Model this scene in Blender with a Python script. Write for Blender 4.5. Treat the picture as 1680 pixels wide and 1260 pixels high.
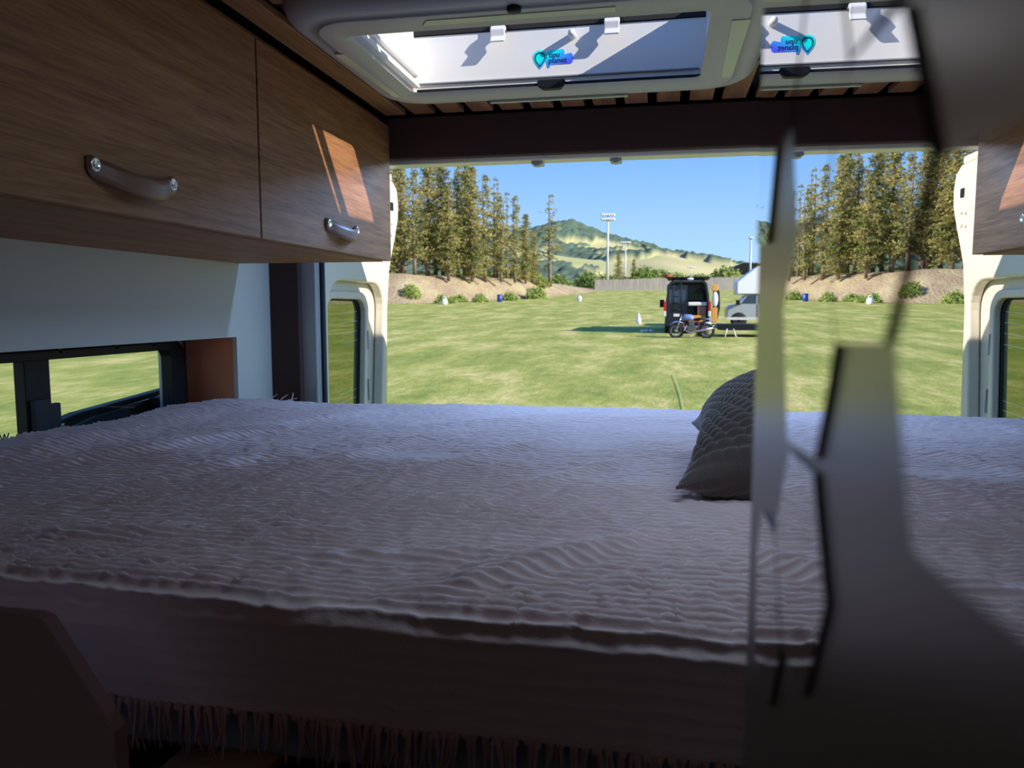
import bpy, bmesh, math, random
import numpy as np
from mathutils import Vector, Matrix
random.seed(7); rng = np.random.RandomState(3)
R = math.radians; PI = math.pi
scn = bpy.context.scene; COL = scn.collection
for o in list(bpy.data.objects): bpy.data.objects.remove(o)

# ------------------------------------------------------------------ camera, sky, sun, exposure
cam_d = bpy.data.cameras.new('camera'); cam = bpy.data.objects.new('camera', cam_d); COL.objects.link(cam)
cam.location = (0, 0, 0); cam.rotation_euler = (R(90-5.57), 0, R(11.0))
cam_d.sensor_width = 36; cam_d.lens = 1262/1680*36; cam_d.clip_start = 0.01; cam_d.clip_end = 6000
cam_d.dof.use_dof = True; cam_d.dof.focus_distance = 1.9; cam_d.dof.aperture_fstop = 9
scn.camera = cam
SUN = Vector((1.0, -0.42, 0.53)).normalized()
SUN_E, SKY_E = 7.4, 1.13
CEIL_FILL_E = (3.4, .45)
REAR_FILL_E = 11.0
w = bpy.data.worlds.new('sky'); scn.world = w; w.use_nodes = True
nt = w.node_tree; nt.nodes.clear()
tc = nt.nodes.new('ShaderNodeTexCoord'); sp = nt.nodes.new('ShaderNodeSeparateXYZ'); cr = nt.nodes.new('ShaderNodeValToRGB')
bg = nt.nodes.new('ShaderNodeBackground'); wo = nt.nodes.new('ShaderNodeOutputWorld')
nt.links.new(tc.outputs['Generated'], sp.inputs[0]); nt.links.new(sp.outputs['Z'], cr.inputs[0])
nt.links.new(cr.outputs[0], bg.inputs[0]); nt.links.new(bg.outputs[0], wo.inputs[0])
cr.color_ramp.elements[0].position = 0.0; cr.color_ramp.elements[0].color = (.50, .72, .96, 1)
cr.color_ramp.elements[1].position = 1.0; cr.color_ramp.elements[1].color = (.06, .2, .62, 1)
for p, c in ((.07, (.40, .66, .97, 1)), (.2, (.19, .44, .95, 1)), (.45, (.10, .29, .78, 1))):
    e = cr.color_ramp.elements.new(p); e.color = c
bg.inputs[1].default_value = SKY_E
sd = bpy.data.lights.new('sun', 'SUN'); so = bpy.data.objects.new('sun', sd); COL.objects.link(so)
sd.energy = SUN_E; sd.angle = R(.53); sd.color = (1, .93, .82)
so.rotation_euler = SUN.to_track_quat('Z', 'Y').to_euler()
vs = scn.view_settings; scn.display_settings.display_device = 'sRGB'
vs.view_transform = 'Standard'; vs.look = 'None'; vs.gamma = 1; vs.use_curve_mapping = False; vs.exposure = 0.0
scn.cycles.max_bounces = 12; scn.cycles.diffuse_bounces = 6; scn.cycles.glossy_bounces = 6; scn.cycles.transparent_max_bounces = 16
scn.cycles.caustics_reflective = False; scn.cycles.caustics_refractive = False

# ------------------------------------------------------------------ materials
def mat(name, col, rough=.5, metal=0, spec=.5, noise=None, bump=None, sheen=0, trans=0):
    """noise=(scale xyz, colour2, detail, lo, hi)   bump=(scale xyz, strength, distance)"""
    m = bpy.data.materials.new(name); m.use_nodes = True; t = m.node_tree; b = t.nodes['Principled BSDF']
    b.inputs['Base Color'].default_value = (*col, 1); b.inputs['Roughness'].default_value = rough
    b.inputs['Metallic'].default_value = metal; b.inputs['Specular IOR Level'].default_value = spec
    if sheen: b.inputs['Sheen Weight'].default_value = sheen
    def tex(scale, detail):
        c = t.nodes.new('ShaderNodeTexCoord'); mp = t.nodes.new('ShaderNodeMapping'); n = t.nodes.new('ShaderNodeTexNoise')
        mp.inputs['Scale'].default_value = scale; n.inputs['Scale'].default_value = 1; n.inputs['Detail'].default_value = detail
        t.links.new(c.outputs['Object'], mp.inputs[0]); t.links.new(mp.outputs[0], n.inputs[0]); return n
    if noise:
        n = tex(noise[0], noise[2]); r = t.nodes.new('ShaderNodeValToRGB')
        r.color_ramp.elements[0].position = noise[3]; r.color_ramp.elements[0].color = (*col, 1)
        r.color_ramp.elements[1].position = noise[4]; r.color_ramp.elements[1].color = (*noise[1], 1)
        t.links.new(n.outputs[0], r.inputs[0]); t.links.new(r.outputs[0], b.inputs['Base Color'])
    if bump:
        n = tex(bump[0], 4); bp = t.nodes.new('ShaderNodeBump'); bp.inputs['Strength'].default_value = bump[1]; bp.inputs['Distance'].default_value = bump[2]
        t.links.new(n.outputs[0], bp.inputs['Height']); t.links.new(bp.outputs[0], b.inputs['Normal'])
    if trans:
        tr = t.nodes.new('ShaderNodeBsdfTranslucent'); mx = t.nodes.new('ShaderNodeMixShader'); mx.inputs[0].default_value = trans
        out = t.nodes['Material Output']; t.links.new(b.outputs[0], mx.inputs[1]); t.links.new(tr.outputs[0], mx.inputs[2]); t.links.new(mx.outputs[0], out.inputs[0])
        src = b.inputs['Base Color'].links
        if src: t.links.new(src[0].from_socket, tr.inputs[0])
        else: tr.inputs[0].default_value = (*col, 1)
    return m
def glass(name, tint, refl=.08, rough=0.0):
    m = bpy.data.materials.new(name); m.use_nodes = True; t = m.node_tree; t.nodes.clear()
    out = t.nodes.new('ShaderNodeOutputMaterial'); tr = t.nodes.new('ShaderNodeBsdfTransparent'); gl = t.nodes.new('ShaderNodeBsdfGlossy')
    fr = t.nodes.new('ShaderNodeFresnel'); fr.inputs[0].default_value = 1.45; mx = t.nodes.new('ShaderNodeMixShader')
    tr.inputs[0].default_value = (*tint, 1); gl.inputs['Roughness'].default_value = rough
    ge = t.nodes.new('ShaderNodeNewGeometry'); fm = t.nodes.new('ShaderNodeMath'); fm.operation = 'SUBTRACT'; fm.use_clamp = True   # no internal reflection on the back of a thin pane
    fr.inputs[0].default_value = 1.3; t.links.new(fr.outputs[0], fm.inputs[0]); t.links.new(ge.outputs['Backfacing'], fm.inputs[1]); t.links.new(fm.outputs[0], mx.inputs[0]); t.links.new(tr.outputs[0], mx.inputs[1]); t.links.new(gl.outputs[0], mx.inputs[2]); t.links.new(mx.outputs[0], out.inputs[0])
    return m
M = {}
def wood(name, a, b, scale, rough=.42, fine=1.0):
    m = mat(name, a, rough, spec=.35); t = m.node_tree; bs = t.nodes['Principled BSDF']
    c = t.nodes.new('ShaderNodeTexCoord')
    def n(sc, det, dist=0):
        mp = t.nodes.new('ShaderNodeMapping'); mp.inputs['Scale'].default_value = sc; x = t.nodes.new('ShaderNodeTexNoise')
        x.inputs['Scale'].default_value = 1; x.inputs['Detail'].default_value = det; x.inputs['Distortion'].default_value = dist
        t.links.new(c.outputs['Object'], mp.inputs[0]); t.links.new(mp.outputs[0], x.inputs[0]); return x
    n1 = n(scale, 6, .3); n2 = n(tuple(s*.35 for s in scale), 3, .4); n3 = n(tuple(s*3.2 for s in scale), 2)
    ma = t.nodes.new('ShaderNodeMath'); ma.operation = 'ADD'; mb = t.nodes.new('ShaderNodeMath'); mb.operation = 'ADD'
    t.links.new(n1.outputs[0], ma.inputs[0]); t.links.new(n2.outputs[0], ma.inputs[1]); t.links.new(ma.outputs[0], mb.inputs[0]); t.links.new(n3.outputs[0], mb.inputs[1])
    r = t.nodes.new('ShaderNodeMapRange'); r.inputs[1].default_value = 1.15; r.inputs[2].default_value = 1.85; t.links.new(mb.outputs[0], r.inputs[0])
    mx = t.nodes.new('ShaderNodeMix'); mx.data_type = 'RGBA'; mx.inputs[6].default_value = (*a, 1); mx.inputs[7].default_value = (*b, 1)
    t.links.new(r.outputs[0], mx.inputs[0]); t.links.new(mx.outputs[2], bs.inputs['Base Color'])
    bp = t.nodes.new('ShaderNodeBump'); bp.inputs['Strength'].default_value = .12; bp.inputs['Distance'].default_value = .001
    t.links.new(mb.outputs[0], bp.inputs['Height']); t.links.new(bp.outputs[0], bs.inputs['Normal'])
    return m
M['cabwood'] = wood('cabinet bamboo', (.175, .070, .027), (.37, .165, .070), (90, 5, 95), .6)
M['slatwood'] = wood('slat wood', (.22, .09, .035), (.42, .20, .085), (60, 3, 60))
M['lightwood'] = wood('light plywood', (.55, .32, .16), (.70, .45, .25), (6, 60, 60))
M['dark'] = mat('dark backing', (.012, .010, .010), .8)
M['black'] = mat('black plastic', (.010, .010, .012), .5, spec=.25)
M['rubber'] = mat('black rubber', (.015, .015, .017), .6)
M['beam'] = mat('dark brown felt', (.075, .045, .040), .9, spec=.1, bump=((400, 400, 400), .3, .0005))
M['wall'] = mat('grey white wall panel', (.50, .49, .45), .55, bump=((90, 90, 4), .15, .0006))
M['terracotta'] = mat('terracotta reveal', (.62, .23, .13), .7)
M['cream'] = mat('cream body paint', (.64, .59, .49), .22)
M['jamb'] = mat('grey body paint', (.36, .37, .37), .3)
M['hatch'] = mat('warm grey hatch plastic', (.44, .415, .37), .42)
M['white'] = mat('white hatch plastic', (.78, .76, .74), .4)
M['diff'] = mat('light strip diffuser', (.52, .55, .38), .3, bump=((400, 400, 400), .2, .0004))
M['leather'] = mat('brown leather', (.20, .095, .055), .38, spec=.4, bump=((300, 300, 300), .15, .0004))
M['steel'] = mat('steel', (.62, .62, .58), .22, 1)
M['mirror'] = mat('mirror', (.90, .90, .90), 0.0, 1)
M['mirror_edge'] = mat('mirror cut edge', (.06, .062, .08), .25, .3)
M['panel'] = mat('satin grey laminate', (.34, .33, .33), .30, .72)
M['blanket'] = mat('dusty pink muslin', (.66, .49, .475), .9, spec=.1, sheen=.2, bump=((260, 380, 380), .35, .0012))
M['tassel'] = mat('muslin fringe', (.55, .35, .32), .9, spec=.1)
M['sheet'] = mat('blue grey mattress cover', (.30, .33, .42), .9)
M['pillow'] = mat('dark brown plush', (.12, .09, .078), .9, spec=.1, sheen=.5, bump=((500, 500, 500), .5, .002))
M['lowpanel'] = mat('brown felt panel', (.60, .46, .46), .8, bump=((600, 600, 600), .3, .0004))
M['lowedge'] = mat('rust panel edge', (.09, .035, .025), .8, spec=.1)
M['floor'] = wood('floor wood', (.40, .24, .13), (.5, .32, .18), (6, 60, 60))
M['clear'] = glass('clear window glass', (.95, .97, .94))
M['tint'] = glass('tinted door glass', (.62, .65, .52))
M['acrylic'] = glass('clear acrylic', (.95, .96, .97))
M['paint_text'] = mat('dark print', (.01, .02, .10), .5)

# ------------------------------------------------------------------ mesh helpers
def worldloc(o):
    v = Vector((0, 0, 0))
    while o is not None:
        v += Vector(o.location); o = o.parent
    return v
def link(name, me, m=None, parent=None, kind=None):
    o = bpy.data.objects.new(name, me); COL.objects.link(o)
    if m is not None and me is not None:
        for k in (m if isinstance(m, (list, tuple)) else [m]): me.materials.append(M[k] if isinstance(k, str) else k)
    if parent is not None: o.parent = parent
    if kind: o['kind'] = kind
    return o
def tag(o, label=None, cat=None, group=None, kind=None):
    if label: o['label'] = label
    if cat: o['category'] = cat
    if group: o['group'] = group
    if kind: o['kind'] = kind
    return o
def thing(name, label, cat, loc=(0, 0, 0), rz=0, group=None):
    o = bpy.data.objects.new(name, None); COL.objects.link(o); o.location = loc; o.rotation_euler = (0, 0, rz); o.empty_display_size = .1
    return tag(o, label, cat, group)
class MB:
    def __init__(s): s.v = []; s.f = []; s.mi = []; s.sm = []
    def add(s, vs, fs, mi=0, smooth=False):
        n = len(s.v); s.v += [tuple(p) for p in vs]; s.f += [tuple(n+i for i in f) for f in fs]; s.mi += [mi]*len(fs); s.sm += [smooth]*len(fs); return s
    def box(s, x0, x1, y0, y1, z0, z1, mi=0):
        return s.add([(x, y, z) for x in (x0, x1) for y in (y0, y1) for z in (z0, z1)],
                     [(0, 1, 3, 2), (4, 6, 7, 5), (0, 4, 5, 1), (2, 3, 7, 6), (0, 2, 6, 4), (1, 5, 7, 3)], mi)
    def tube(s, pts, r, n=8, mi=0, cap=True, flat=1.0):
        pts = [Vector(p) for p in pts]; rs = r if isinstance(r, (list, tuple)) else [r]*len(pts); vs = []; up = None
        for i, p in enumerate(pts):
            d = (pts[min(i+1, len(pts)-1)]-pts[max(i-1, 0)]).normalized()
            if up is None: up = Vector((0, 0, 1)) if abs(d.z) < .9 else Vector((1, 0, 0))
            a = d.cross(up).normalized(); b = a.cross(d).normalized(); up = b
            for k in range(n):
                t = 2*PI*k/n; vs.append(p+a*math.cos(t)*rs[i]+b*math.sin(t)*rs[i]*flat)
        fs = [(i*n+k, i*n+(k+1) % n, (i+1)*n+(k+1) % n, (i+1)*n+k) for i in range(len(pts)-1) for k in range(n)]
        if cap: fs += [tuple(range(n))[::-1], tuple((len(pts)-1)*n+k for k in range(n))]
        return s.add(vs, fs, mi, True)
    def prism(s, poly, axis, a, b, mi=0):
        """poly 2D extruded along axis 0/1/2 from a to b"""
        n = len(poly)
        def P(p, t):
            return {0: (t, p[0], p[1]), 1: (p[0], t, p[1]), 2: (p[0], p[1], t)}[axis]
        vs = [P(p, a) for p in poly]+[P(p, b) for p in poly]
        return s.add(vs, [tuple(range(n)), tuple(range(2*n-1, n-1, -1))]+[(i, i+n, (i+1) % n+n, (i+1) % n) for i in range(n)], mi)
    def lathe(s, prof, c=(0, 0, 0), axis=2, n=20, mi=0):
        vs = []
        for r, h in prof:
            for k in range(n):
                t = 2*PI*k/n; q = [r*math.cos(t), r*math.sin(t)]
                p = {2: (q[0], q[1], h), 0: (h, q[0], q[1]), 1: (q[0], h, q[1])}[axis]
                vs.append((p[0]+c[0], p[1]+c[1], p[2]+c[2]))
        fs = [(i*n+k, i*n+(k+1) % n, (i+1)*n+(k+1) % n, (i+1)*n+k) for i in range(len(prof)-1) for k in range(n)]
        fs += [tuple(range(n))[::-1], tuple((len(prof)-1)*n+k for k in range(n))]
        return s.add(vs, fs, mi, True)
    def blob(s, c, r, nu=10, nv=7, mi=0):
        vs = []; fs = []
        for j in range(nv+1):
            ph = PI*j/nv-PI/2
            for i in range(nu):
                t = 2*PI*i/nu; vs.append((c[0]+r[0]*math.cos(ph)*math.cos(t), c[1]+r[1]*math.cos(ph)*math.sin(t), c[2]+r[2]*math.sin(ph)))
        for j in range(nv):
            for i in range(nu): fs.append((j*nu+i, j*nu+(i+1) % nu, (j+1)*nu+(i+1) % nu, (j+1)*nu+i))
        return s.add(vs, fs, mi, True)
    def mesh(s, name, off=Vector((0, 0, 0)), bevel=0, fixn=True):
        me = bpy.data.meshes.new(name)
        me.from_pydata([(p[0]-off[0], p[1]-off[1], p[2]-off[2]) for p in s.v], [], s.f)
        me.polygons.foreach_set('material_index', s.mi); me.polygons.foreach_set('use_smooth', s.sm)
        if fixn or bevel:
            bm = bmesh.new(); bm.from_mesh(me)
            if fixn: bmesh.ops.recalc_face_normals(bm, faces=bm.faces)
            if bevel:
                es = [e for e in bm.edges if len(e.link_faces) == 2 and e.calc_face_angle(0) > .6]
                bmesh.ops.bevel(bm, geom=es, offset=bevel, segments=2, profile=.5, affect='EDGES', clamp_overlap=True)
            bm.to_mesh(me); bm.free()
        me.update(); return me
    def build(s, name, m, parent=None, bevel=0, local=False, kind=None, label=None, fixn=True):
        off = Vector((0, 0, 0)) if (local or parent is None) else worldloc(parent)
        o = link(name, s.mesh(name, off, bevel, fixn), m, parent, kind)
        if label: o['label'] = label
        return o
def rrect(x0, x1, y0, y1, r, n=6):
    out = []
    for cx, cy, a in ((x1-r, y1-r, 0), (x0+r, y1-r, 90), (x0+r, y0+r, 180), (x1-r, y0+r, 270)):
        for i in range(n+1):
            t = R(a+90*i/n); out.append((cx+r*math.cos(t), cy+r*math.sin(t)))
    return out
def plate(loops, thick, bevel=0, res=2):
    """flat plate with holes (first loop outline) lying in XY, thickness +-thick/2 about z=0: returns verts, faces"""
    cu = bpy.data.curves.new('c', 'CURVE'); cu.dimensions = '2D'; cu.fill_mode = 'BOTH'
    cu.extrude = max(thick/2-bevel, 0); cu.bevel_depth = bevel; cu.bevel_resolution = res; cu.offset = -bevel
    for lp in loops:
        s = cu.splines.new('POLY'); s.points.add(len(lp)-1); s.use_cyclic_u = True
        for i, p in enumerate(lp): s.points[i].co = (p[0], p[1], 0, 1)
    o = bpy.data.objects.new('c', cu); me = bpy.data.meshes.new_from_object(o)
    vs = [v.co.copy() for v in me.vertices]; fs = [tuple(p.vertices) for p in me.polygons]
    bpy.data.objects.remove(o); bpy.data.meshes.remove(me); bpy.data.curves.remove(cu)
    return vs, fs
def plate_x(mb, loops, x0, x1, bevel=0, mi=0):   # loops in (Y,Z)
    vs, fs = plate(loops, abs(x1-x0), bevel); c = (x0+x1)/2
    return mb.add([(c+v.z, v.x, v.y) for v in vs], fs, mi)
def plate_z(mb, loops, z0, z1, bevel=0, mi=0):   # loops in (X,Y)
    vs, fs = plate(loops, abs(z1-z0), bevel); c = (z0+z1)/2
    return mb.add([(v.x, v.y, c+v.z) for v in vs], fs, mi)
def loft(mb, rings, mi=0, smooth=True, close=False):
    n = len(rings[0]); vs = [p for r in rings for p in r]
    k = len(rings)
    fs = [(i*n+j, i*n+(j+1) % n, ((i+1) % k)*n+(j+1) % n, ((i+1) % k)*n+j) for i in range(k if close else k-1) for j in range(n)]
    return mb.add(vs, fs, mi, smooth)
def copy_tree(o, parent=None):
    c = o.copy(); COL.objects.link(c)
    if parent is not None: c.parent = parent
    for ch in list(o.children): copy_tree(ch, c)
    return c
def text_mesh(s, size, thick=.0004):
    cu = bpy.data.curves.new('t', 'FONT'); cu.body = s; cu.size = size; cu.extrude = thick/2; cu.align_x = 'LEFT'
    o = bpy.data.objects.new('t', cu); me = bpy.data.meshes.new_from_object(o)
    vs = [v.co.copy() for v in me.vertices]; fs = [tuple(p.vertices) for p in me.polygons]
    bpy.data.objects.remove(o); bpy.data.meshes.remove(me); bpy.data.curves.remove(cu)
    return vs, fs
def vnoise(x, y, seed):
    r = np.random.RandomState(seed); g = r.rand(64, 64)
    xi = np.floor(x).astype(int); yi = np.floor(y).astype(int); fx = x-xi; fy = y-yi
    fx = fx*fx*(3-2*fx); fy = fy*fy*(3-2*fy)
    a = g[xi % 64, yi % 64]; b = g[(xi+1) % 64, yi % 64]; c = g[xi % 64, (yi+1) % 64]; d = g[(xi+1) % 64, (yi+1) % 64]
    return (a*(1-fx)+b*fx)*(1-fy)+(c*(1-fx)+d*fx)*fy-.5
def grid_mesh(name, V, ny, nx, smooth=True):
    me = bpy.data.meshes.new(name); idx = np.arange(ny*nx).reshape(ny, nx)
    q = np.stack([idx[:-1, :-1], idx[:-1, 1:], idx[1:, 1:], idx[1:, :-1]], -1).reshape(-1, 4)
    me.vertices.add(ny*nx); me.vertices.foreach_set('co', V.reshape(-1).astype(np.float32))
    me.loops.add(q.size); me.loops.foreach_set('vertex_index', q.reshape(-1).astype(np.int32))
    me.polygons.add(len(q)); me.polygons.foreach_set('loop_start', np.arange(0, q.size, 4, dtype=np.int32))
    me.polygons.foreach_set('use_smooth', np.full(len(q), smooth)); me.update(calc_edges=True); return me

# ------------------------------------------------------------------ ground, berm, hill
def gz(y):
    if y < -40: return -2.8
    return -2.1+.023*y+.00012*y*y if y < 140 else 3.472+.018*(y-140)
gza = np.vectorize(gz)
def lawn_mat():
    m = mat('lawn', (.3, .33, .1), .9, spec=.1); t = m.node_tree; b = t.nodes['Principled BSDF']; c = t.nodes.new('ShaderNodeTexCoord')
    def n(sc, det):
        mp = t.nodes.new('ShaderNodeMapping'); mp.inputs['Scale'].default_value = sc; x = t.nodes.new('ShaderNodeTexNoise')
        x.inputs['Scale'].default_value = 1; x.inputs['Detail'].default_value = det
        t.links.new(c.outputs['Object'], mp.inputs[0]); t.links.new(mp.outputs[0], x.inputs[0]); return x
    a = n((.75, .30, 1), 9); d = n((4.5, 1.8, 1), 8)
    r = t.nodes.new('ShaderNodeValToRGB'); els = r.color_ramp.elements
    els[0].position = .24; els[0].color = (.21, .265, .060, 1); els[1].position = .78; els[1].color = (.68, .57, .24, 1)
    e = els.new(.5); e.color = (.36, .38, .095, 1)
    ad = t.nodes.new('ShaderNodeMath'); ad.operation = 'MULTIPLY_ADD'; ad.inputs[1].default_value = .6
    sb = t.nodes.new('ShaderNodeMath'); sb.operation = 'SUBTRACT'; sb.inputs[1].default_value = .30
    t.links.new(d.outputs[0], ad.inputs[0]); t.links.new(a.outputs[0], sb.inputs[0]); t.links.new(sb.outputs[0], ad.inputs[2])
    t.links.new(ad.outputs[0], r.inputs[0]); t.links.new(r.outputs[0], b.inputs['Base Color'])
    bp = t.nodes.new('ShaderNodeBump'); bp.inputs['Strength'].default_value = .5; bp.inputs['Distance'].default_value = .05
    f = n((14, 14, 1), 3); t.links.new(f.outputs[0], bp.inputs['Height']); t.links.new(bp.outputs[0], b.inputs['Normal'])
    return m
M['lawn'] = lawn_mat()
nx, ny = 90, 110
xs = np.sign(np.linspace(-1, 1, nx))*np.abs(np.linspace(-1, 1, nx))**1.6*260
ys = np.concatenate([np.linspace(-60, 170, ny-14), np.linspace(185, 560, 14)])
X, Y = np.meshgrid(xs, ys); V = np.stack([X, Y, gza(Y)+.05*vnoise(X*.2+50, Y*.2+50, 4)], -1)
lawn = link('lawn', grid_mesh('lawn', V, ny, nx), 'lawn', kind='structure')
tag(lawn, 'wide mown green and yellow grass field behind the van')
# earth berm: base line in plan
BL = [(-150, 52), (-60, 70), (-27, 80), (-17, 96), (-8.7, 131)]
BH = [3.4, 3.4, 3.3, 2.6, .1]
def berm_at(u):   # u in 0..4
    i = min(int(u), 3); f = u-i
    return BL[i][0]*(1-f)+BL[i+1][0]*f, BL[i][1]*(1-f)+BL[i+1][1]*f, BH[i]*(1-f)+BH[i+1]*f
def berm_pt(u, v):
    x, y, h = berm_at(u); s = min(v/9.0, 1); s = s*s*(3-2*s)
    X_, Y_ = x-v*.35, y+v*.94
    g = gz(min(Y_, y+14))
    return (X_, Y_, g-.25+(h+.25)*s)
Vb = np.array([[berm_pt(4*i/119, v) for v in [0, .6, 1.5, 2.5, 3.5, 5, 6.5, 8, 10, 14, 20, 30, 50]] for i in range(120)])
Vb[:, :, 2] += .5*vnoise(Vb[:, :, 0]*.25+90, Vb[:, :, 1]*.25+9, 5)*np.linspace(0, 1, 13)[None, :].clip(0, .6)
berm_m = mat('dry earth', (.33, .245, .165), .95, spec=.05, noise=((.5, .5, .5), (.44, .37, .22), 7, .35, .65), bump=((3, 3, 3), .8, .3))
berm = link('earth_berm', grid_mesh('earth_berm', Vb, 120, 13), berm_m, kind='structure'); tag(berm, 'dry brown earth bank along the far side of the field')
# hill
def hill_mesh():
    prof = [(-1400, 130), (-900, 150), (-500, 178), (-420, 175), (-330, 170), (-265, 160), (-215, 152), (-150, 152), (-95, 166), (-62, 171), (-30, 158), (15, 139), (60, 128), (130, 110), (190, 96), (250, 84), (330, 76), (500, 64), (900, 60)]
    prof = [(x-114 if x > -420 else x-90, z) for x, z in prof]; px_ = np.array([p[0] for p in prof], float); pz = np.array([p[1] for p in prof], float)
    nX, nY = 420, 90
    X = np.concatenate([np.linspace(-1300, -430, 60), np.linspace(-420, 270, nX-100), np.linspace(290, 850, 40)]); T = np.linspace(0, 1.25, nY); XX, TT = np.meshgrid(X, T)
    YY = 520+TT*980
    ridge = np.interp(XX, px_, pz)*.97; base = gz(520)-.5
    s = np.clip(TT, 0, 1); prof_ = s**1.15
    Z = base+(ridge-base)*prof_-np.clip(TT-1, 0, 1)*250
    Z += (vnoise(XX*.006+20, YY*.006+20, 8)*30+vnoise(XX*.02+20, YY*.02, 9)*8)*np.sin(np.clip(s, 0, 1)*PI)
    n = vnoise(XX*.0075+7, TT*5.5+3, 11)+.5*vnoise(XX*.02+7, TT*13+3, 12)+.28*vnoise(XX*.05+7, TT*30+3, 13)
    bias = np.interp(TT, [0, .2, .34, .42, .52, .60, .72, .86, .93, 1.0, 1.2], [.15, .0, -.15, .16, .24, -.22, -.34, -.26, .0, .34, .3])+np.interp(XX, [-1300, -260, -200, -60, 20, 250, 850], [.28, .24, .16, .0, -.12, -.14, .1])
    tree = ((n+bias) > .10).astype(float)
    Z += tree*(7+9*vnoise(XX*.16, YY*.05, 14)*.5+3*vnoise(XX*.4, YY*.1, 17))
    V = np.stack([XX, YY, Z], -1); me = grid_mesh('hill', V, nY, nX)
    g2 = vnoise(XX*.012, YY*.012, 15)+.5; f2 = (vnoise(XX*.11, YY*.11, 16)+.5)
    grass = np.array([.42, .42, .17])[None, None]*(1-g2[..., None])+np.array([.58, .49, .25])*g2[..., None]
    oak = np.array([.095, .135, .075])[None, None]*(.7+.7*f2[..., None])
    C = np.where(tree[..., None] > .5, oak, grass)
    C = C*.93+np.array([.17, .27, .42])*.07  # bluish distance haze mixed into the hill colour
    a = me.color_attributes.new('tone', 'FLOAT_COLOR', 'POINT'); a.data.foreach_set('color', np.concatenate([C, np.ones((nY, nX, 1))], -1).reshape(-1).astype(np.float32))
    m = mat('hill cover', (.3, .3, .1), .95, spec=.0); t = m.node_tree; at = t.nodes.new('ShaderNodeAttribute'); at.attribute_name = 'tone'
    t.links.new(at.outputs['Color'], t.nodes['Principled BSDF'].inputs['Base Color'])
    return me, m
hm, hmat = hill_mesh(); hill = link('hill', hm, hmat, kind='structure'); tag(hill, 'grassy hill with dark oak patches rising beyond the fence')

# ------------------------------------------------------------------ van shell (the room)
def struct(name, mb, m, bevel=0, label=None, parent=None):
    o = mb.build(name, m, parent, bevel=bevel, kind='structure' if parent is None else None)
    if label: o['label'] = label
    return o
XR = .78          # right wall
struct('floor', MB().box(-1.36, XR+.1, -1.6, 2.2, -1.56, -1.5), 'floor', label='wooden van floor below the raised bed')
struct('wall_front', MB().box(-1.36, XR+.1, -1.66, -1.6, -1.5, .6), 'beam')
struct('wall_right', MB().box(XR, XR+.12, -1.6, 2.2, -1.5, .6), 'wall')
# left wall inner panel with window niche
wl = MB(); plate_x(wl, [[(-1.6, -1.5), (2.18, -1.5), (2.18, .53), (-1.6, .53)], [(.45, -.50), (1.972, -.50), (1.972, -.078), (.45, -.078)]], -1.182, -1.170)
wall_left = struct('wall_left', wl, 'wall', label='pale grey side wall panel with a window niche')
rv = MB().box(-1.33, -1.182, 1.972, 1.984, -.51, -.066); rv.box(-1.33, -1.182, .44, 1.972, -.078, -.066)
rv.box(-1.33, -1.182, .44, 1.972, -.512, -.50); rv.box(-1.33, -1.182, .438, .45, -.5, -.078)
rv.build('niche_reveal', 'terracotta', wall_left, label='terracotta coloured window niche lining')
# outer body side with the window hole
ob = MB(); plate_x(ob, [[(-1.6, -1.56), (2.2, -1.56), (2.2, .64), (-1.6, .64)], rrect(.60, 1.925, -.52, -.080, .05)], -1.385, -1.345)
ob.build('body_side', 'cream', wall_left)
# rear pillar pieces
tr1 = struct('trim_1', MB().box(-1.17, -1.076, 2.165, 2.19, -1.5, .50), 'beam', .003, 'dark brown padded cover of the rear pillar')
tr2 = MB().box(-1.345, -1.032, 2.19, 2.215, -1.56, .60); tr2.box(-1.045, -1.030, 2.205, 2.26, -1.56, .45)
tr2o = struct('trim_2', tr2, 'jamb', .004, 'pale grey metal rear door pillar')
gk = MB().tube([(-1.024, 2.222, -1.5), (-1.024, 2.222, .43)], .008, 10); gk.build('door_seal', 'rubber', tr2o)
struct('trim_3', MB().box(.76, .95, 2.15, 2.215, -1.56, .6), 'jamb', .004)
# ceiling
ceil = struct('ceiling', MB().box(-1.345, -.577, -1.6, 2.0, .535, .60).box(.094, XR, -1.6, 2.0, .535, .60).box(-.577, .094, -1.6, 1.29, .535, .60).box(-.577, .094, 1.737, 2.0, .535, .60), 'dark', label='dark ceiling board behind the wooden slats')
roof = MB().box(-1.385, -.577, -1.66, 2.24, .60, .625).box(.094, XR+.12, -1.66, 2.24, .60, .625).box(-.577, .094, -1.66, 1.29, .60, .625).box(-.577, .094, 1.737, 2.24, .60, .625)
roof.box(-1.36, XR+.1, 2.19, 2.24, .45, .60)
roof.build('roof_skin', 'cream', ceil)
GAP = [-.741, -.6625, -.5825, -.5040, -.4255, -.347, -.2685, -.190, -.1115, -.0335, .0445, .1225, .2005, .279, .357, .435, .513, .591, .669, .747]
for i in range(len(GAP)-1):
    a, b = GAP[i]+.011, GAP[i+1]-.011
    if b < -.60 or a > .165:
        sl = MB().box(a, b, -1.6, 1.999, .510, .524); sl.build('ceiling_slat', 'slatwood', ceil, bevel=.0015)
    else:
        sl = MB().box(a, b, 1.715, 1.999, .510, .524); sl.build('ceiling_slat', 'slatwood', ceil, bevel=.0015)
        sl = MB().box(a, b, -1.6, 1.25, .510, .524); sl.build('ceiling_slat', 'slatwood', ceil, bevel=.0015)
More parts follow.
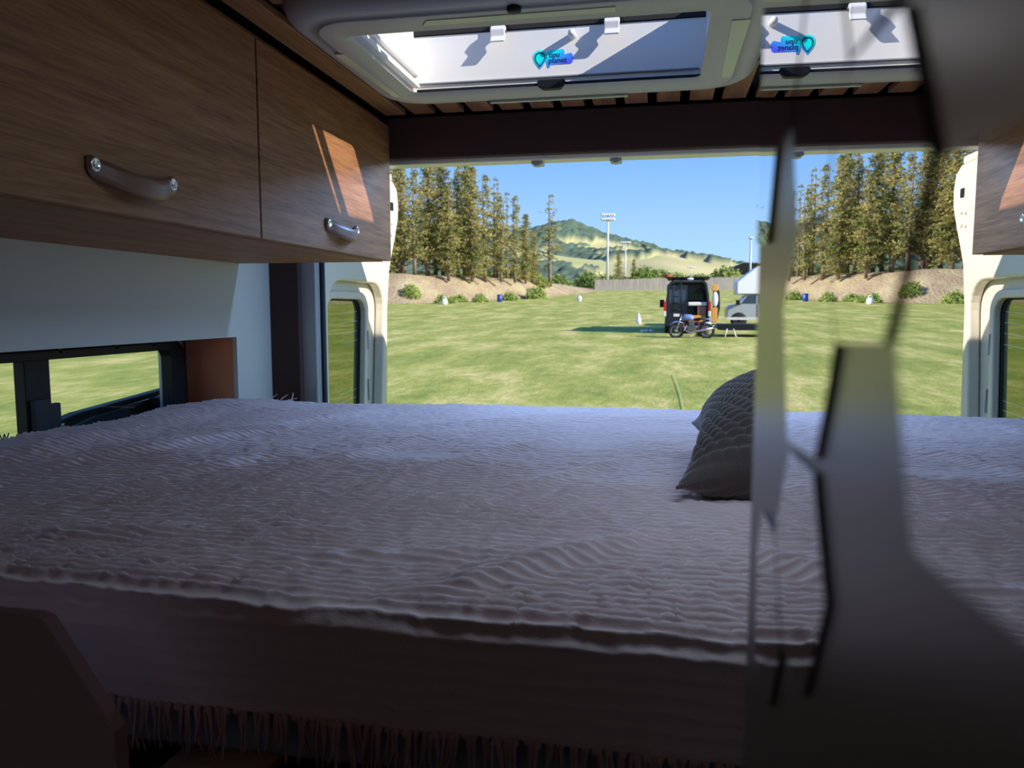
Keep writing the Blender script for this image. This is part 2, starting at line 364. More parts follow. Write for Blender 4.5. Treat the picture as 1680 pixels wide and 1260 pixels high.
# added fill light panels under the slats, out of view, to brighten the interior
for k_i, (lx, ly) in enumerate(((.28, .92), (-.30, -.75))):
    lampb = thing('ceiling_fill', ('unseen fill light panel added over the front edge of the bed' if k_i == 0 else 'unseen fill light panel added over the standing area behind the bed'), 'fill light', (lx, ly, .5))
    MB().box(lx-.27, lx+.27, ly-.14, ly+.14, .494, .5095).build('housing', 'white', lampb, bevel=.003)
    la = bpy.data.lights.new('lamp', 'AREA'); la.shape = 'RECTANGLE'; la.size = .48; la.size_y = .22; la.energy = CEIL_FILL_E[k_i]; la.color = ((.52, .75, 1.0), (1.0, .80, .78))[k_i]
    lo_ = bpy.data.objects.new('lamp', la); COL.objects.link(lo_); lo_.parent = lampb; lo_.location = (0, 0, -.0075)
# rear beam and header
bm_ = struct('trim_4', MB().box(-1.17, XR, 2.0, 2.03, .397, .505).box(-1.17, XR, 2.03, 2.19, .47, .505), 'beam', .004, 'dark brown beam above the open rear doors')
hd = MB().box(-1.345, XR+.1, 2.19, 2.235, .418, .60).box(-1.1, XR, 2.20, 2.26, .420, .432)
hdo = struct('trim_5', hd, 'cream', .004, 'cream metal header of the rear door opening')
tg = thing('rear_fill', 'slim unseen fill light added behind the rear beam', 'tailgate light', (-.2, 2.105, .44))  # added fill light hidden behind the beam, brightens the bed from the rear
MB().box(-.72, .32, 2.08, 2.13, .432, .468).build('housing', 'white', tg, bevel=.003)
la = bpy.data.lights.new('lamp', 'AREA'); la.shape = 'RECTANGLE'; la.size = .84; la.size_y = .03; la.energy = REAR_FILL_E; la.color = (.30, .55, 1.0)
lo_ = bpy.data.objects.new('lamp', la); COL.objects.link(lo_); lo_.parent = tg; lo_.location = (.07, -.002, -.017); lo_.rotation_euler = (R(-22), 0, 0)
for x in (-.357, -.135):
    k = MB().box(x-.016, x+.016, 2.205, 2.25, .409, .419); k.box(x-.007, x+.007, 2.20, 2.23, .404, .411)
    k.build('door_striker', 'jamb', hdo, bevel=.002)

# ------------------------------------------------------------------ side window
win = MB(); plate_x(win, [rrect(.62, 1.950, -.50, -.083, .055), rrect(.665, 1.878, -.46, -.108, .028)], -1.345, -1.315, .004)
window = struct('window_1', win, 'black', label='black framed sliding window low in the left wall')
inner = MB(); plate_x(inner, [rrect(.64, 1.925, -.48, -.090, .045), rrect(.668, 1.874, -.458, -.110, .026)], -1.318, -1.306, .002); inner.build('window_frame', 'black', window)
dv = MB().box(-1.340, -1.312, 1.385, 1.425, -.46, -.108).box(-1.345, -1.320, 1.425, 1.462, -.46, -.108); dv.build('window_mullion', 'black', window, bevel=.002)
lt = MB().box(-1.314, -1.300, 1.392, 1.438, -.285, -.193).box(-1.325, -1.310, 1.438, 1.478, -.265, -.207); lt.build('window_latch', 'rubber', window, bevel=.003)
for a, b, x in ((.66, 1.39, -1.328), (1.45, 1.88, -1.338)):
    MB().box(x-.002, x+.002, a, b, -.462, -.106).build('window_pane', 'clear', window)
for y in (1.30, 1.48, 1.66, 1.80):
    MB().box(-1.318, -1.306, y-.006, y+.006, -.098, -.086).build('frame_clip', 'black', window, bevel=.001)
vs_, fs_ = text_mesh('w', .036); wt = MB(); wt.add([(-1.3255+v.z, 1.3255+v.x, -.272+v.y) for v in vs_], fs_)
for k in range(4): wt.box(-1.3258, -1.3254, 1.30, 1.350-.004*k, -.284-.005*k, -.2825-.005*k)
wt.build('glass_print', 'paint_text', window, label='small dark print in the corner of the window glass')
# black moulded bars outside the window
pl = thing('side_rail', 'long black curved plastic rail outside the lower part of the left side window', 'rail', (-1.43, 1.7, -.3))
a1 = MB().prism([(1.50, -.312), (1.545, -.292), (1.60, -.270), (1.66, -.258), (2.02, -.232), (2.02, -.246), (1.70, -.273), (1.63, -.289), (1.56, -.312)], 0, -1.455, -1.425)
a1.build('upper_bar', 'black', pl, bevel=.003)
a2 = MB().prism([(1.45, -.345), (1.52, -.318), (1.60, -.306), (1.66, -.284), (1.72, -.272), (2.02, -.252), (2.02, -.40), (1.45, -.40)], 0, -1.47, -1.43)
a2.build('lower_shell', mat('navy black plastic', (.03, .036, .05), .3), pl, bevel=.006)
MB().lathe([(.006, -1.424), (.006, -1.420)], (0, 1.605, -.281), 0, 12).build('bolt', 'steel', pl)
MB().box(-1.425, -1.385, 1.93, 2.00, -.36, -.25).build('bracket', 'black', pl, bevel=.002)

# ------------------------------------------------------------------ overhead cabinet
cab = thing('overhead_cabinet', 'long brown wooden overhead cabinet with two flap doors and leather pulls above the bed', 'cabinet', (-.95, 1.0, .127))
body = MB().box(-1.168, -.744, -.60, 1.998, .127, .143).box(-1.168, -.744, 1.982, 1.998, .143, .50).box(-1.168, -.744, -.6, -.584, .143, .5).box(-1.168, -1.156, -.6, 1.998, .143, .50).box(-1.168, -.765, 1.303, 1.319, .143, .5)
body.box(-1.168, -.744, -.6, 1.998, .488, .502)
body.build('body', 'cabwood', cab, bevel=.001)
doors = []
for y0, y1 in ((-.0, 1.309), (1.314, 1.999)):
    d = MB().box(-.741, -.721, y0, y1, .1285, .482).build('door', 'cabwood', cab, bevel=.0012); doors.append(d)
MB().box(-.741, -.721, -.6, -.004, .1285, .482).build('door', 'cabwood', cab, bevel=.0012)
def handle(door, y0, y1, z):
    n = 22; pts = []
    for i in range(n+1):
        t = i/n; f = math.sin(PI*t)**1.0; f2 = math.sin(PI*t)**.7
        flat = 0 if (t < .08 or t > .92) else 1
        pts.append((y0-.012+(y1-y0+.024)*t, z-.019*f, -.7205+.0035+.022*(math.sin(PI*min(max((t-.08)/.84, 0), 1))**.8)))
    vs = []; th = .0028; hw = .0145
    for i, (y, zz, x) in enumerate(pts):
        t = i/n; w_ = hw*(1 if .04 < t < .96 else (.6 if t in (0, 1) else .9)); 
        for xx in (x, x-th):
            vs += [(xx, y, zz-w_), (xx, y, zz-w_*.4), (xx, y, zz+w_*.4), (xx, y, zz+w_)]
    fs = []
    for i in range(n):
        a = i*8; b = a+8
        for k in range(3): fs += [(a+k, a+k+1, b+k+1, b+k), (a+4+k, b+4+k, b+5+k, a+5+k)]
        fs += [(a, b, b+4, a+4), (a+3, a+7, b+7, b+3)]
    fs += [(0, 4, 5, 1), (1, 5, 6, 2), (2, 6, 7, 3)]; a = n*8; fs += [(a, a+1, a+5, a+4), (a+1, a+2, a+6, a+5), (a+2, a+3, a+7, a+6)]
    h = MB().add(vs, fs, 0, True).build('handle', 'leather', door, label='brown leather strap handle')
    # two rivets join the same thing as sub-parts of the door
    for yy in (y0, y1):
        rvt = MB().lathe([(.0098, -.7225), (.0098, -.7150), (.0090, -.7135), (.0062, -.7128), (.0055, -.7138)], (0, yy, z), 0, 20)
        rvt.build('rivet', 'steel', h, label='round steel rivet')
handle(doors[0], .886, 1.046, .184); handle(doors[1], 1.595, 1.752, .186)

# ------------------------------------------------------------------ roof hatch
ht = thing('roof_hatch', 'open rectangular roof hatch with rounded grey frame and light strips above the bed', 'hatch', (-.24, 1.5, .51))
def ring3(x0, x1, y0, y1, r, z): return [(p[0], p[1], z) for p in rrect(x0, x1, y0, y1, r, 8)]
OX = (-.642, .180, 1.190, 1.795)
rg = []
for ins, z, r in ((0, .535, .10), (0, .500, .10), (.004, .490, .098), (.012, .480, .094), (.022, .4745, .088), (.032, .4725, .08), (.048, .4725, .07), (.0485, .4695, .07), (.052, .4690, .066), (.068, .4690, .055)):
    rg.append(ring3(OX[0]+ins, OX[1]-ins, OX[2]+ins, OX[3]-ins, r, z))
# blend to the opening, which sits off centre
rg.append(ring3(-.555, .075, 1.305, 1.686, .022, .4700)); rg.append(ring3(-.548, .068, 1.313, 1.678, .018, .4745))
fr = MB(); loft(fr, rg); fr.build('frame', 'hatch', ht)
# shaft walls
sh = MB()
sh.box(-.575, -.556, 1.30, 1.73, .474, .625)           # left
sh.box(.078, .092, 1.30, 1.73, .474, .642)             # right
sh.box(-.56, .08, 1.712, 1.735, .474, .605)           # far
sh.box(-.56, .08, 1.292, 1.305, .474, .605)            # near
sh.build('shaft', 'white', ht, bevel=.002)
st = MB().box(-.556, -.540, 1.31, 1.70, .490, .497).box(-.556, -.546, 1.31, 1.712, .520, .525); st.build('blind_track', 'white', ht, bevel=.001)
lw = MB().box(-.545, .067, 1.706, 1.712, .500, .5025); lw.build('shaft_ledge', mat('grey blue plastic', (.30, .32, .36), .4), ht)
bl = MB().box(-.543, .072, 1.686, 1.702, .475, .4835); bl.build('blind_bar', 'black', ht, bevel=.002)
tb = MB(); tb.prism([(-.272, .4835), (-.268, .487), (-.215, .487), (-.211, .4835), (-.214, .472), (-.225, .4675), (-.258, .4675), (-.269, .472)], 1, 1.676, 1.694); tb.build('blind_pull', 'black', ht, bevel=.002)
# lid: clear dome with seal
se = MB().box(-.555, .078, 1.708, 1.732, .606, .640); se.build('lid_seal', 'dark', ht, label='dark seal strip')
for k in range(75):
    x = -.55+k*.0084+random.uniform(-.002, .002)
    if k == 0: bd = MB()
    bd.blob((x, 1.7065, .628+random.uniform(-.005, .004)), (random.uniform(.0015, .004), .0015, random.uniform(.001, .0022)), 6, 4)
bd.build('frost_beads', 'white', ht, kind='stuff')
lid = MB().box(-.60, .11, 1.25, 1.77, .660, .664); lid.build('lid', 'acrylic', ht)
MB().box(-.56, .08, 1.345, 1.378, .632, .642).build('lid_bar', 'white', ht)
MB().box(-.60, .11, 1.24, 1.312, .625, .66).build('lid_rim', 'white', ht)
for x in (-.360, -.115):
    pr = [(1.712, .612), (1.690, .609), (1.684, .600), (1.688, .586), (1.680, .574), (1.684, .572), (1.694, .585), (1.692, .598), (1.698, .602), (1.712, .604)]
    hk = MB().prism([(a, b) for a, b in pr], 0, x-.016, x+.016); hk.build('latch_hook', 'white', ht, bevel=.002)
    MB().box(x-.022, x+.026, 1.700, 1.710, .606, .616).build('latch_pin', 'black', ht, bevel=.001)
MB().lathe([(.008, 1.712), (.008, 1.69), (.006, 1.684)], (-.200, 0, .584), 1, 14).build('knob', 'white', ht)
MB().lathe([(.0115, .4725), (.0115, .466), (.008, .4635)], (-.2374, 1.238, 0), 2, 18).build('push_button', 'black', ht)
# light strips
for q in ([(-.387, 1.256), (-.080, 1.256), (-.080, 1.277), (-.400, 1.277)], [(-.394, 1.764), (-.083, 1.764), (-.083, 1.775), (-.394, 1.775)],
          [(.1030, 1.35), (.1330, 1.35), (.1300, 1.665), (.1080, 1.665)], [(-.604, 1.385), (-.586, 1.385), (-.578, 1.68), (-.594, 1.68)]):
    MB().prism(q, 2, .4675, .4715).build('light_strip', 'diff', ht, bevel=.0006)
# sticker on the far shaft wall
stk = thing('sticker', 'shiny cyan and blue sticker with a pin emblem on the hatch wall', 'sticker', (-.25, 1.712, .54))
sm_ = mat('sticker foil', (0, .75, .8), .25, .0); t = sm_.node_tree; b = t.nodes['Principled BSDF']; c = t.nodes.new('ShaderNodeTexCoord'); sxyz = t.nodes.new('ShaderNodeSeparateXYZ')
t.links.new(c.outputs['Object'], sxyz.inputs[0])
ma = t.nodes.new('ShaderNodeMath'); ma.operation = 'MULTIPLY_ADD'; ma.inputs[1].default_value = 11; mb2 = t.nodes.new('ShaderNodeMath'); mb2.operation = 'MULTIPLY_ADD'; mb2.inputs[1].default_value = -22; mb2.inputs[2].default_value = .35
t.links.new(sxyz.outputs['Z'], mb2.inputs[0]); t.links.new(sxyz.outputs['X'], ma.inputs[0]); t.links.new(mb2.outputs[0], ma.inputs[2])
rr = t.nodes.new('ShaderNodeValToRGB'); rr.color_ramp.elements[0].color = (0, .95, .85, 1); rr.color_ramp.elements[0].position = .15; rr.color_ramp.elements[1].color = (.08, .12, .95, 1); rr.color_ramp.elements[1].position = .95
e = rr.color_ramp.elements.new(.45); e.color = (.02, .45, .95, 1)
t.links.new(ma.outputs[0], rr.inputs[0]); t.links.new(rr.outputs[0], b.inputs['Base Color'])
SX, SZ = -.2835, .5200
def s2(pts): return [(SX+x*.001, SZ+z*.001) for x, z in pts]
pin = [(13, -1), (19, 6), (25, 14), (28, 22), (27.5, 29), (24, 35), (19, 38), (13, 39), (7, 38), (2, 35), (-1, 29), (-1.5, 22), (1, 14), (7, 6)]
MB().prism(s2(pin), 1, 1.7112, 1.7119).build('pin_shape', sm_, stk)
MB().prism(s2([(27, 33), (34, 38), (64, 38.5), (66, 34), (66, 27), (80, 30), (85, 25), (84, 10), (80, 7), (36, 7), (34, 1), (30, 1), (28, 8), (26, 20)]), 1, 1.7112, 1.7119).build('banner_shape', sm_, stk)
loft(k_ := MB(), [[(SX+(13+(x-13)*s)*.001, y, SZ+(19+(z-19)*s)*.001) for x, z in pin] for s, y in ((.78, 1.7112), (.78, 1.7106), (.64, 1.7106), (.64, 1.7112))], smooth=False)
k_.build('pin_outline', 'paint_text', stk)
for s, x, z, sz in (('tipu', 32.5, 22.5, 15.5), ('planet', 31.5, 10.5, 16.5)):
    vs_, fs_ = text_mesh(s, sz*.001); MB().add([(SX+x*.001+v.x, 1.7108+v.z, SZ+z*.001+v.y) for v in vs_], fs_).build('lettering', 'paint_text', stk)

# ------------------------------------------------------------------ rear left door (open)
dr = thing('door_1', 'open cream rear van door with tinted window, swung outside on the left', 'door', (-1.05, 2.25, -1.2)); dr['kind'] = 'structure'
del dr['category']
def lean(y, z): return y+(z+.36)*.12*((y-2.25)/.6)   # the free edge leans out towards the top
def ln(l): return [(lean(y, z), z) for y, z in l]
outl = [(2.262, -1.45), (2.83, -1.45), (2.84, -.8), (2.845, -.40), (2.865, .0), (2.895, .15), (2.925, .21), (2.965, .28), (3.005, .36), (3.01, .42), (2.995, .475), (2.95, .50), (2.262, .50)]
lo = rrect(2.315, 2.785, -1.30, .095, .10); lo = [(y, z) for y, z in lo]
up_ = rrect(2.315, 2.700, .185, .450, .035)
d1 = MB(); plate_x(d1, [outl, ln(lo), ln(up_)], -1.088, -1.050, .009); d1.build('door_frame', 'cream', dr)
gl_hole = rrect(2.345, 2.675, -.62, .040, .06)
d2 = MB(); plate_x(d2, [[(2.27, -1.45), (2.82, -1.45), (2.83, -.40), (2.85, 0), (2.90, .20), (2.95, .35), (2.93, .46), (2.27, .49)], ln(gl_hole)], -1.125, -1.090, .008); d2.build('door_skin', 'cream', dr)
lp = MB(); h2 = rrect(2.345-.012, 2.675+.022, -.62-.02, .040+.022, .075); h3 = rrect(2.352, 2.668, -.61, .034, .055)
plate_x(lp, [ln(h2), ln(h3)], -1.098, -1.074, .006); lp.build('window_surround', 'cream', dr)
g1 = MB(); plate_x(g1, [ln(rrect(2.338, 2.682, -.63, .048, .065)), ln(rrect(2.356, 2.660, -.60, .028, .055))], -1.106, -1.099, .002); g1.build('glass_seal', 'rubber', dr)
g2 = MB(); plate_x(g2, [ln(rrect(2.345, 2.675, -.62, .040, .06))], -1.109, -1.105); g2.build('window_pane', 'tint', dr)
pk = MB(); plate_x(pk, [ln(rrect(2.318, 2.697, .188, .447, .033))], -1.086, -1.080); pk.build('pocket_liner', mat('slate pocket liner', (.13, .15, .19), .5), dr, label='slate grey recess liner')
for y, z in ((2.34, .20), (2.62, .20), (2.68, .42)):
    MB().lathe([(.006, -1.080), (.006, -1.074)], (0, lean(y, z), z), 0, 12).build('liner_clip', 'black', dr)
dl = MB()
for z in [-.05+.035*k-.0 for k in range(3)] + [-.085, -.12, -.30, -.33, -.36]:
    dl.prism([(lean(2.52, z), z), (lean(2.660, z), z+.006), (lean(2.660, z), z+.0072), (lean(2.52, z), z+.0012)], 0, -1.1045, -1.1040)
dl.build('defroster_line', 'white', dr)
MB().box(-1.05, -1.046, 2.91, 2.935, .385, .415).build('latch_slot', 'black', dr)
for y, z in ((2.81, .33), (2.84, .335), (2.81, .285), (2.84, .29)):
    MB().lathe([(.007, -1.050), (.007, -1.046), (.004, -1.0445)], (0, lean(y, z), z), 0, 12).build('door_bolt', 'cream', dr)
MB().box(-1.10, -1.055, 2.28, 2.95, .500, .528).build('top_flange', 'cream', dr, bevel=.006)
MB().box(-1.078, -1.070, 2.708, 2.712, -.15, -.08).box(-1.078, -1.070, 2.708, 2.712, -.34, -.26).build('edge_clip', 'jamb', dr, bevel=.002)
hg = MB()
for z in (-.9, .25): hg.tube([(-1.055, 2.245, z), (-1.055, 2.245, z+.06)], .012, 10)
hg.box(-1.105, -1.045, 2.235, 2.275, -1.45, .49)
hg.build('hinge_jamb', 'jamb', dr, bevel=.003)

# ------------------------------------------------------------------ bed
bed = thing('bed', 'raised bed platform with a thin blue grey mattress across the back of the van', 'bed', (-.2, 1.3, -1.5))
mt = MB(); plate_z(mt, [rrect(-1.165, .765, .640, 2.03, .03)], -.432, -.293, .02); mt.build('mattress', 'sheet', bed)
MB().box(-1.168, .775, .665, 2.04, -.448, -.434).build('platform', 'dark', bed)
for x in (-1.13, -.30, .72):
    for y in (.73, 1.96): MB().box(x-.02, x+.02, y, y+.04, -1.5, -.448).build('leg', 'dark', bed)
# added boards keep daylight from under the bed; wood planks glimpsed below the fringe
MB().box(-.34, .775, .70, .715, -1.5, -.448).build('light_block_front', 'dark', bed)
MB().box(-1.168, .775, 1.93, 1.945, -1.5, -.448).build('light_block_back', 'dark', bed)
ts = thing('slatted_shelf', 'light wooden planks glimpsed below the fringe at the bottom left of the bed', 'shelf', (-.47, .66, -.46))
for x0, x1 in ((-.560, -.517), (-.463, -.36)):
    MB().box(x0, x1, .615, .668, -.446, -.436).build('plank', 'lightwood', ts, bevel=.001)
MB().box(-.60, -.36, .620, .664, -.470, -.4465).build('rail', 'dark', ts)
# blanket
prof = []
Ltop = 1.345; r_ = .018
def profile(s):   # s: arc length from far edge to the hem -> (Y,z)
    y0, ztop = 2.035, -.265
    if s < .03: return (y0+.02-.0*s, ztop-.03+s*.9)
    s -= .03
    Lf = y0-(.600+r_)
    if s < Lf: return (y0-s, ztop)
    s -= Lf; a = s/r_
    if a < PI/2: return (.600+r_-r_*math.sin(a), ztop-r_+r_*math.cos(a))
    return (.600, ztop-r_-(s-r_*PI/2))
Lf = 2.035-.618; LT = .03+Lf+r_*PI/2+.075
NS, NX = 860, 640
S = np.linspace(0, LT, NS); Xb = np.linspace(-1.20, .755, NX)
PY = np.array([profile(s) for s in S]); dP = np.gradient(PY, axis=0); dP /= np.linalg.norm(dP, axis=1)[:, None]; NRM = np.stack([dP[:, 1], -dP[:, 0]], -1)
NRM[NRM[:, 1] < -.5] *= -1
XX, SS = np.meshgrid(Xb, S); YY = PY[:, 0][:, None]+XX*0; top = np.clip((.03+Lf+.028-SS)/.035, 0, 1)
warp = .005*vnoise(XX*9+5, SS*6, 21)+.005*vnoise(XX*28, SS*20, 22)+.0026*vnoise(XX*90, SS*45, 26)+.012*vnoise(XX*2.2+3, SS*2, 23)
ph = (SS+warp)/.0150*2*PI
rib = (1-np.abs(np.sin(ph/2)))**1.2
amp = .0084*(.55+.9*np.clip(vnoise(XX*7, SS*9, 24)+.5, 0, 1))
near = np.clip((SS-.3)/1.0, .45, 1)
H = rib*amp*near*(top*.9+.10)
H += .0032*vnoise(XX*70, SS*60, 25)*top+.0010*vnoise(XX*150, SS*140, 29)*(.3+.7*top)
# drape vertical crinkle
H += (1-top)*(.003*vnoise(XX*45, SS*3, 27)+.004*vnoise(XX*9, SS*2, 28))
# long folds (X,Y points)
def seg(ax, ay, bx, by, wd, h, asym=0):
    h = h*1.1
    dx, dy = bx-ax, by-ay; L2 = dx*dx+dy*dy; t = np.clip(((XX-ax)*dx+(YY-ay)*dy)/L2, 0, 1)
    px_, py_ = ax+t*dx, ay+t*dy; d = np.sqrt((XX-px_)**2+(YY-py_)**2); sgn = np.sign((XX-ax)*dy-(YY-ay)*dx)
    ww = wd*(1+asym*sgn); return h*np.exp(-(d/ww)**2)*np.sin(PI*np.clip(t*.94+.03, 0, 1))**.5
for a in ((-.02, .86, -.19, .66, .024, .014, .4), (-.60, .98, -.45, 1.62, .02, .009, .3), (-.42, 1.02, -.18, 1.62, .018, .008, .3), (-1.02, 1.03, -.80, 1.6, .025, .012, .2),
          (-.80, .88, -.66, 1.35, .022, .008, 0), (-.28, .95, -.05, 1.35, .016, .006, .3), (-.9, 1.5, -.72, 1.9, .03, .010, 0), (-.55, 1.65, -.2, 1.93, .03, .006, 0), (-.70, .74, -.55, .80, .02, .008, 0),
          (-.38, .72, -.12, .80, .014, .007, .3)):
    H += seg(*a)*top
H += .012*vnoise(XX*2.4+9, SS*2.4+1, 31)*top
# rumpled rolled edge along the left wall
lip = np.clip((-1.03-XX)/.10, 0, 1)
lipamp = np.interp(YY, [.6, 1.0, 1.25, 1.5, 1.7, 1.9, 2.0], [.0, .004, .022, .012, .02, .012, .0])
H += lip*lip*(3-2*lip)*lipamp*top
H += .006*np.abs(vnoise(XX*3, SS*38, 32))*lip*top
V = np.stack([XX, PY[:, 0][:, None]+NRM[:, 0][:, None]*H, PY[:, 1][:, None]+NRM[:, 1][:, None]*H], -1)
# flat hem band and slight slant of the hem and of the front edge
V[:, :, 1] += .018*np.clip(-(XX-.0)/.65, -.3, 1)*(1-top)*0+(.024*np.clip(-XX/.65, -.5, 1))*np.clip((SS-.03-Lf+.2)/.2, 0, 1)
hem = np.clip((SS-(.03+Lf))/.1, 0, 1); V[:, :, 2] += hem*(-.030)*np.interp(XX, [-1.2, -.5, .1, .75], [.4, .35, .0, 0])
V[:, :, 2] += np.interp(XX, [-1.2, -.55, 0, .75], [0, 0, .0, .0])
blk = link('blanket', grid_mesh('blanket', V, NS, NX), 'blanket'); tag(blk, 'dusty pink crinkled muslin blanket with a fringed hem spread over the bed', 'blanket')
hemz = V[-1, :, 2]; hemy = V[-1, :, 1]
tv = []
for vi in range(6):
    rr_ = random.Random(40+vi); tm = MB()
    for s in range(4):
        x = rr_.uniform(-.0035, .0035); pts = []; x2 = x; yy = rr_.uniform(-.002, .002); Lh = rr_.uniform(.034, .052); am = rr_.uniform(.001, .004); fq = rr_.uniform(3, 7); p0 = rr_.uniform(0, 6)
        for k in range(9):
            t = k/8; pts.append((x*(1+t*.8)+am*math.sin(fq*t+p0)*t+.0, yy-.002*math.sin(fq*t*.7+p0)*t, -.001-Lh*t))
        tm.tube(pts, [.0020-.0014*k/8 for k in range(9)], 5)
    tm.blob((0, 0, -.003), (.0045, .003, .004), 7, 5)
    tv.append(tm.mesh('tassel'))
    tv[-1].materials.append(M['tassel'])
k = 0; x = -.60
while x < .30:
    i = int((x+1.20)/1.955*(NX-1)); o = bpy.data.objects.new('tassel', tv[k % 6]); COL.objects.link(o); o.parent = blk
    o.location = (x, hemy[i]+random.uniform(-.002, .002), hemz[i]+.001); o.rotation_euler = (random.uniform(-.15, .15), random.uniform(-.12, .12), random.uniform(-.6, .6)+(PI if k % 2 else 0)); s = random.uniform(.8, 1.15); o.scale = (s, s, s)
    x += random.uniform(.0075, .0115); k += 1
for x, y in ((-1.13, 2.04), (-1.115, 2.045), (-1.095, 2.05), (-1.08, 2.045), (-1.06, 2.05), (-1.045, 2.045), (-1.14, 2.0)):
    o = bpy.data.objects.new('tassel', tv[k % 6]); COL.objects.link(o); o.parent = blk; o.location = (x, y, -.262); o.rotation_euler = (R(random.uniform(70, 150)), 0, random.uniform(-1, 1)); o.scale = (.6, .6, .6); k += 1
# low brown panel in front of the bed
lp = thing('seat_side_panel', 'dark brown angled side panel of a seat in the lower left corner', 'panel', (-.5, .48, -1.0))
pp = [(-1.0, -.2385), (-.480, -.2395), (-.4700, -.2420), (-.4110, -.327), (-.4100, -.40), (-.4100, -1.45), (-1.0, -1.45)]
pm = MB().prism(pp, 1, .4985, .513); o = pm.build('board', ['lowpanel', 'lowedge'], lp, bevel=.001)
for p in o.data.polygons:
    if abs(p.normal.y) < .5: p.material_index = 1

# ------------------------------------------------------------------ pillow
def pillow():
    N = 230; u = np.linspace(-1, 1, N); U, W = np.meshgrid(u, u); hw = .185
    e = (1-np.abs(U)**2.6)*(1-np.abs(W)**2.6); th = .090*np.clip(e, 0, 1)**.60
    pin = 1-.18*(1-np.abs(W)**2)*np.abs(U)**3; pin2 = 1-.18*(1-np.abs(U)**2)*np.abs(W)**3
    PX, PYv = U*hw*pin, W*hw*pin2
    d = (U*.15+W*1.0)*hw; ribs = (np.abs(np.sin(PI*(d+.004*vnoise(U*6, W*6, 51))/.0115)))**.8
    cells = (np.abs(np.sin(PI*(U*hw+.012*vnoise(U*5, W*5, 52)+.006*np.floor(d/.0115))/.022)))**.5
    disp = .0095*ribs*(.35+.65*cells)*np.clip(e*6, .25, 1)
    allv = []
    for sg in (1, -1):
        allv.append(np.stack([PX, PYv, sg*(th+disp)], -1))
    me1 = grid_mesh('p', allv[0], N, N); me2 = grid_mesh('p2', allv[1], N, N)
    bm = bmesh.new(); bm.from_mesh(me1); bm.from_mesh(me2); 
    # close the rim
    bm.verts.ensure_lookup_table(); n2 = N*N
    rim = [(0, j) for j in range(N)]+[(i, N-1) for i in range(1, N)]+[(N-1, j) for j in range(N-2, -1, -1)]+[(i, 0) for i in range(N-2, 0, -1)]
    ids = [i*N+j for i, j in rim]
    for a, b in zip(ids, ids[1:]+ids[:1]): 
        f = bm.faces.new((bm.verts[a], bm.verts[b], bm.verts[n2+b], bm.verts[n2+a])); f.smooth = True
    bmesh.ops.recalc_face_normals(bm, faces=bm.faces); me = bpy.data.meshes.new('pillow'); bm.to_mesh(me); bm.free(); return me
po = link('pillow', pillow(), 'pillow'); tag(po, 'dark brown ribbed plush pillow lying on the bed beside the mirrored panel', 'pillow')
NL, FL = Vector((.030, 1.05, -.232)), Vector((.062, 1.40, -.198))
Wv = (FL-NL).normalized(); Uv = Vector((.86, -.30, .20)); Uv = (Uv-Wv*Uv.dot(Wv)).normalized(); Nv = Uv.cross(Wv)
po.matrix_world = Matrix.Translation((NL+FL)/2+Uv*.178+Vector((0, 0, -.006))) @ Matrix((Uv, Wv, Nv)).transposed().to_4x4()

# ------------------------------------------------------------------ mirrored partition
AL = R(1.1); MD = Vector((-math.sin(AL), math.cos(AL), 0)); MN = Vector((math.cos(AL), math.sin(AL), 0))
def mp_(s, z, off): v = MD*s+MN*off; return (v.x, v.y, z)
def mprism(poly, o0, o1, mi_face=0, mi_edge=1, inset=.0):
    n = len(poly); vs = [mp_(s, z, o0) for s, z in poly]+[mp_(s, z, o1) for s, z in poly]
    m_ = MB(); m_.add(vs, [tuple(range(n))], mi_face); m_.f += [tuple(range(2*n-1, n-1, -1))]; m_.mi += [mi_edge]; m_.sm += [False]
    for i in range(n): m_.f.append((i, i+n, (i+1) % n+n, (i+1) % n)); m_.mi.append(mi_edge); m_.sm.append(False)
    return m_
part = mprism([(-1.35, -1.5), (.2965, -1.5), (.2965, .508), (-1.35, .508)], .0400, .0600, 0, 0)
wr = part.build('wall_partition', 'panel', None, kind='structure', bevel=.0008); wr['label'] = 'satin grey partition panel close to the camera at the right'
mprism([(-1.35, -1.5), (.2965, -1.5), (.2965, .508), (-1.35, .508)], .70, .72, 0, 0).build('partition_far_side', 'panel', wr)
mprism([(.2765, -1.5), (.2965, -1.5), (.2965, .508), (.2765, .508)], .0605, .6995, 0, 0).build('partition_end', 'panel', wr)
PC = {
 'sliver': [(.2706, .1034), (.2155, .0818), (.2302, .0500), (.2566, .0498), (.2685, .0217), (.2923, .0231), (.2925, .0561), (.2925, .112)],
 'a': [(.2120, .081), (.1763, .0665), (.1679, .049), (.1729, .0431), (.179, .0344), (.1833, .0218), (.2148, .021), (.227, .0481)],
 'b': [(.2145, .0192), (.1836, .0201), (.1702, -.0072), (.175, -.0175), (.1846, -.0345), (.2193, -.0359), (.2327, -.0002)],
 'c': [(.216, -.0383), (.1857, -.0379), (.1691, -.0634), (.1871, -.0933), (.2167, -.0941), (.2336, -.0662)],
 'd': [(.260, -.0666), (.2351, -.0672), (.2187, -.0945), (.233, -.120), (.264, -.1186), (.2688, -.0831)],
 'e': [(.1659, .0486), (.1345, .0473), (.1258, .0333), (.1190, .0213), (.1362, -.0055), (.1692, -.0071), (.1825, .0203), (.1741, .0425)],
 'f': [(.1135, .0200), (.1022, .0199), (.0865, .0198), (.060, .0190), (.050, -.008), (.060, -.0335), (.0835, -.0337), (.1035, -.0347), (.1172, -.035), (.1225, -.0247), (.1295, -.0057)],
 'g': [(.1728, .0651), (.1332, .0505), (.1653, .0494)],
}
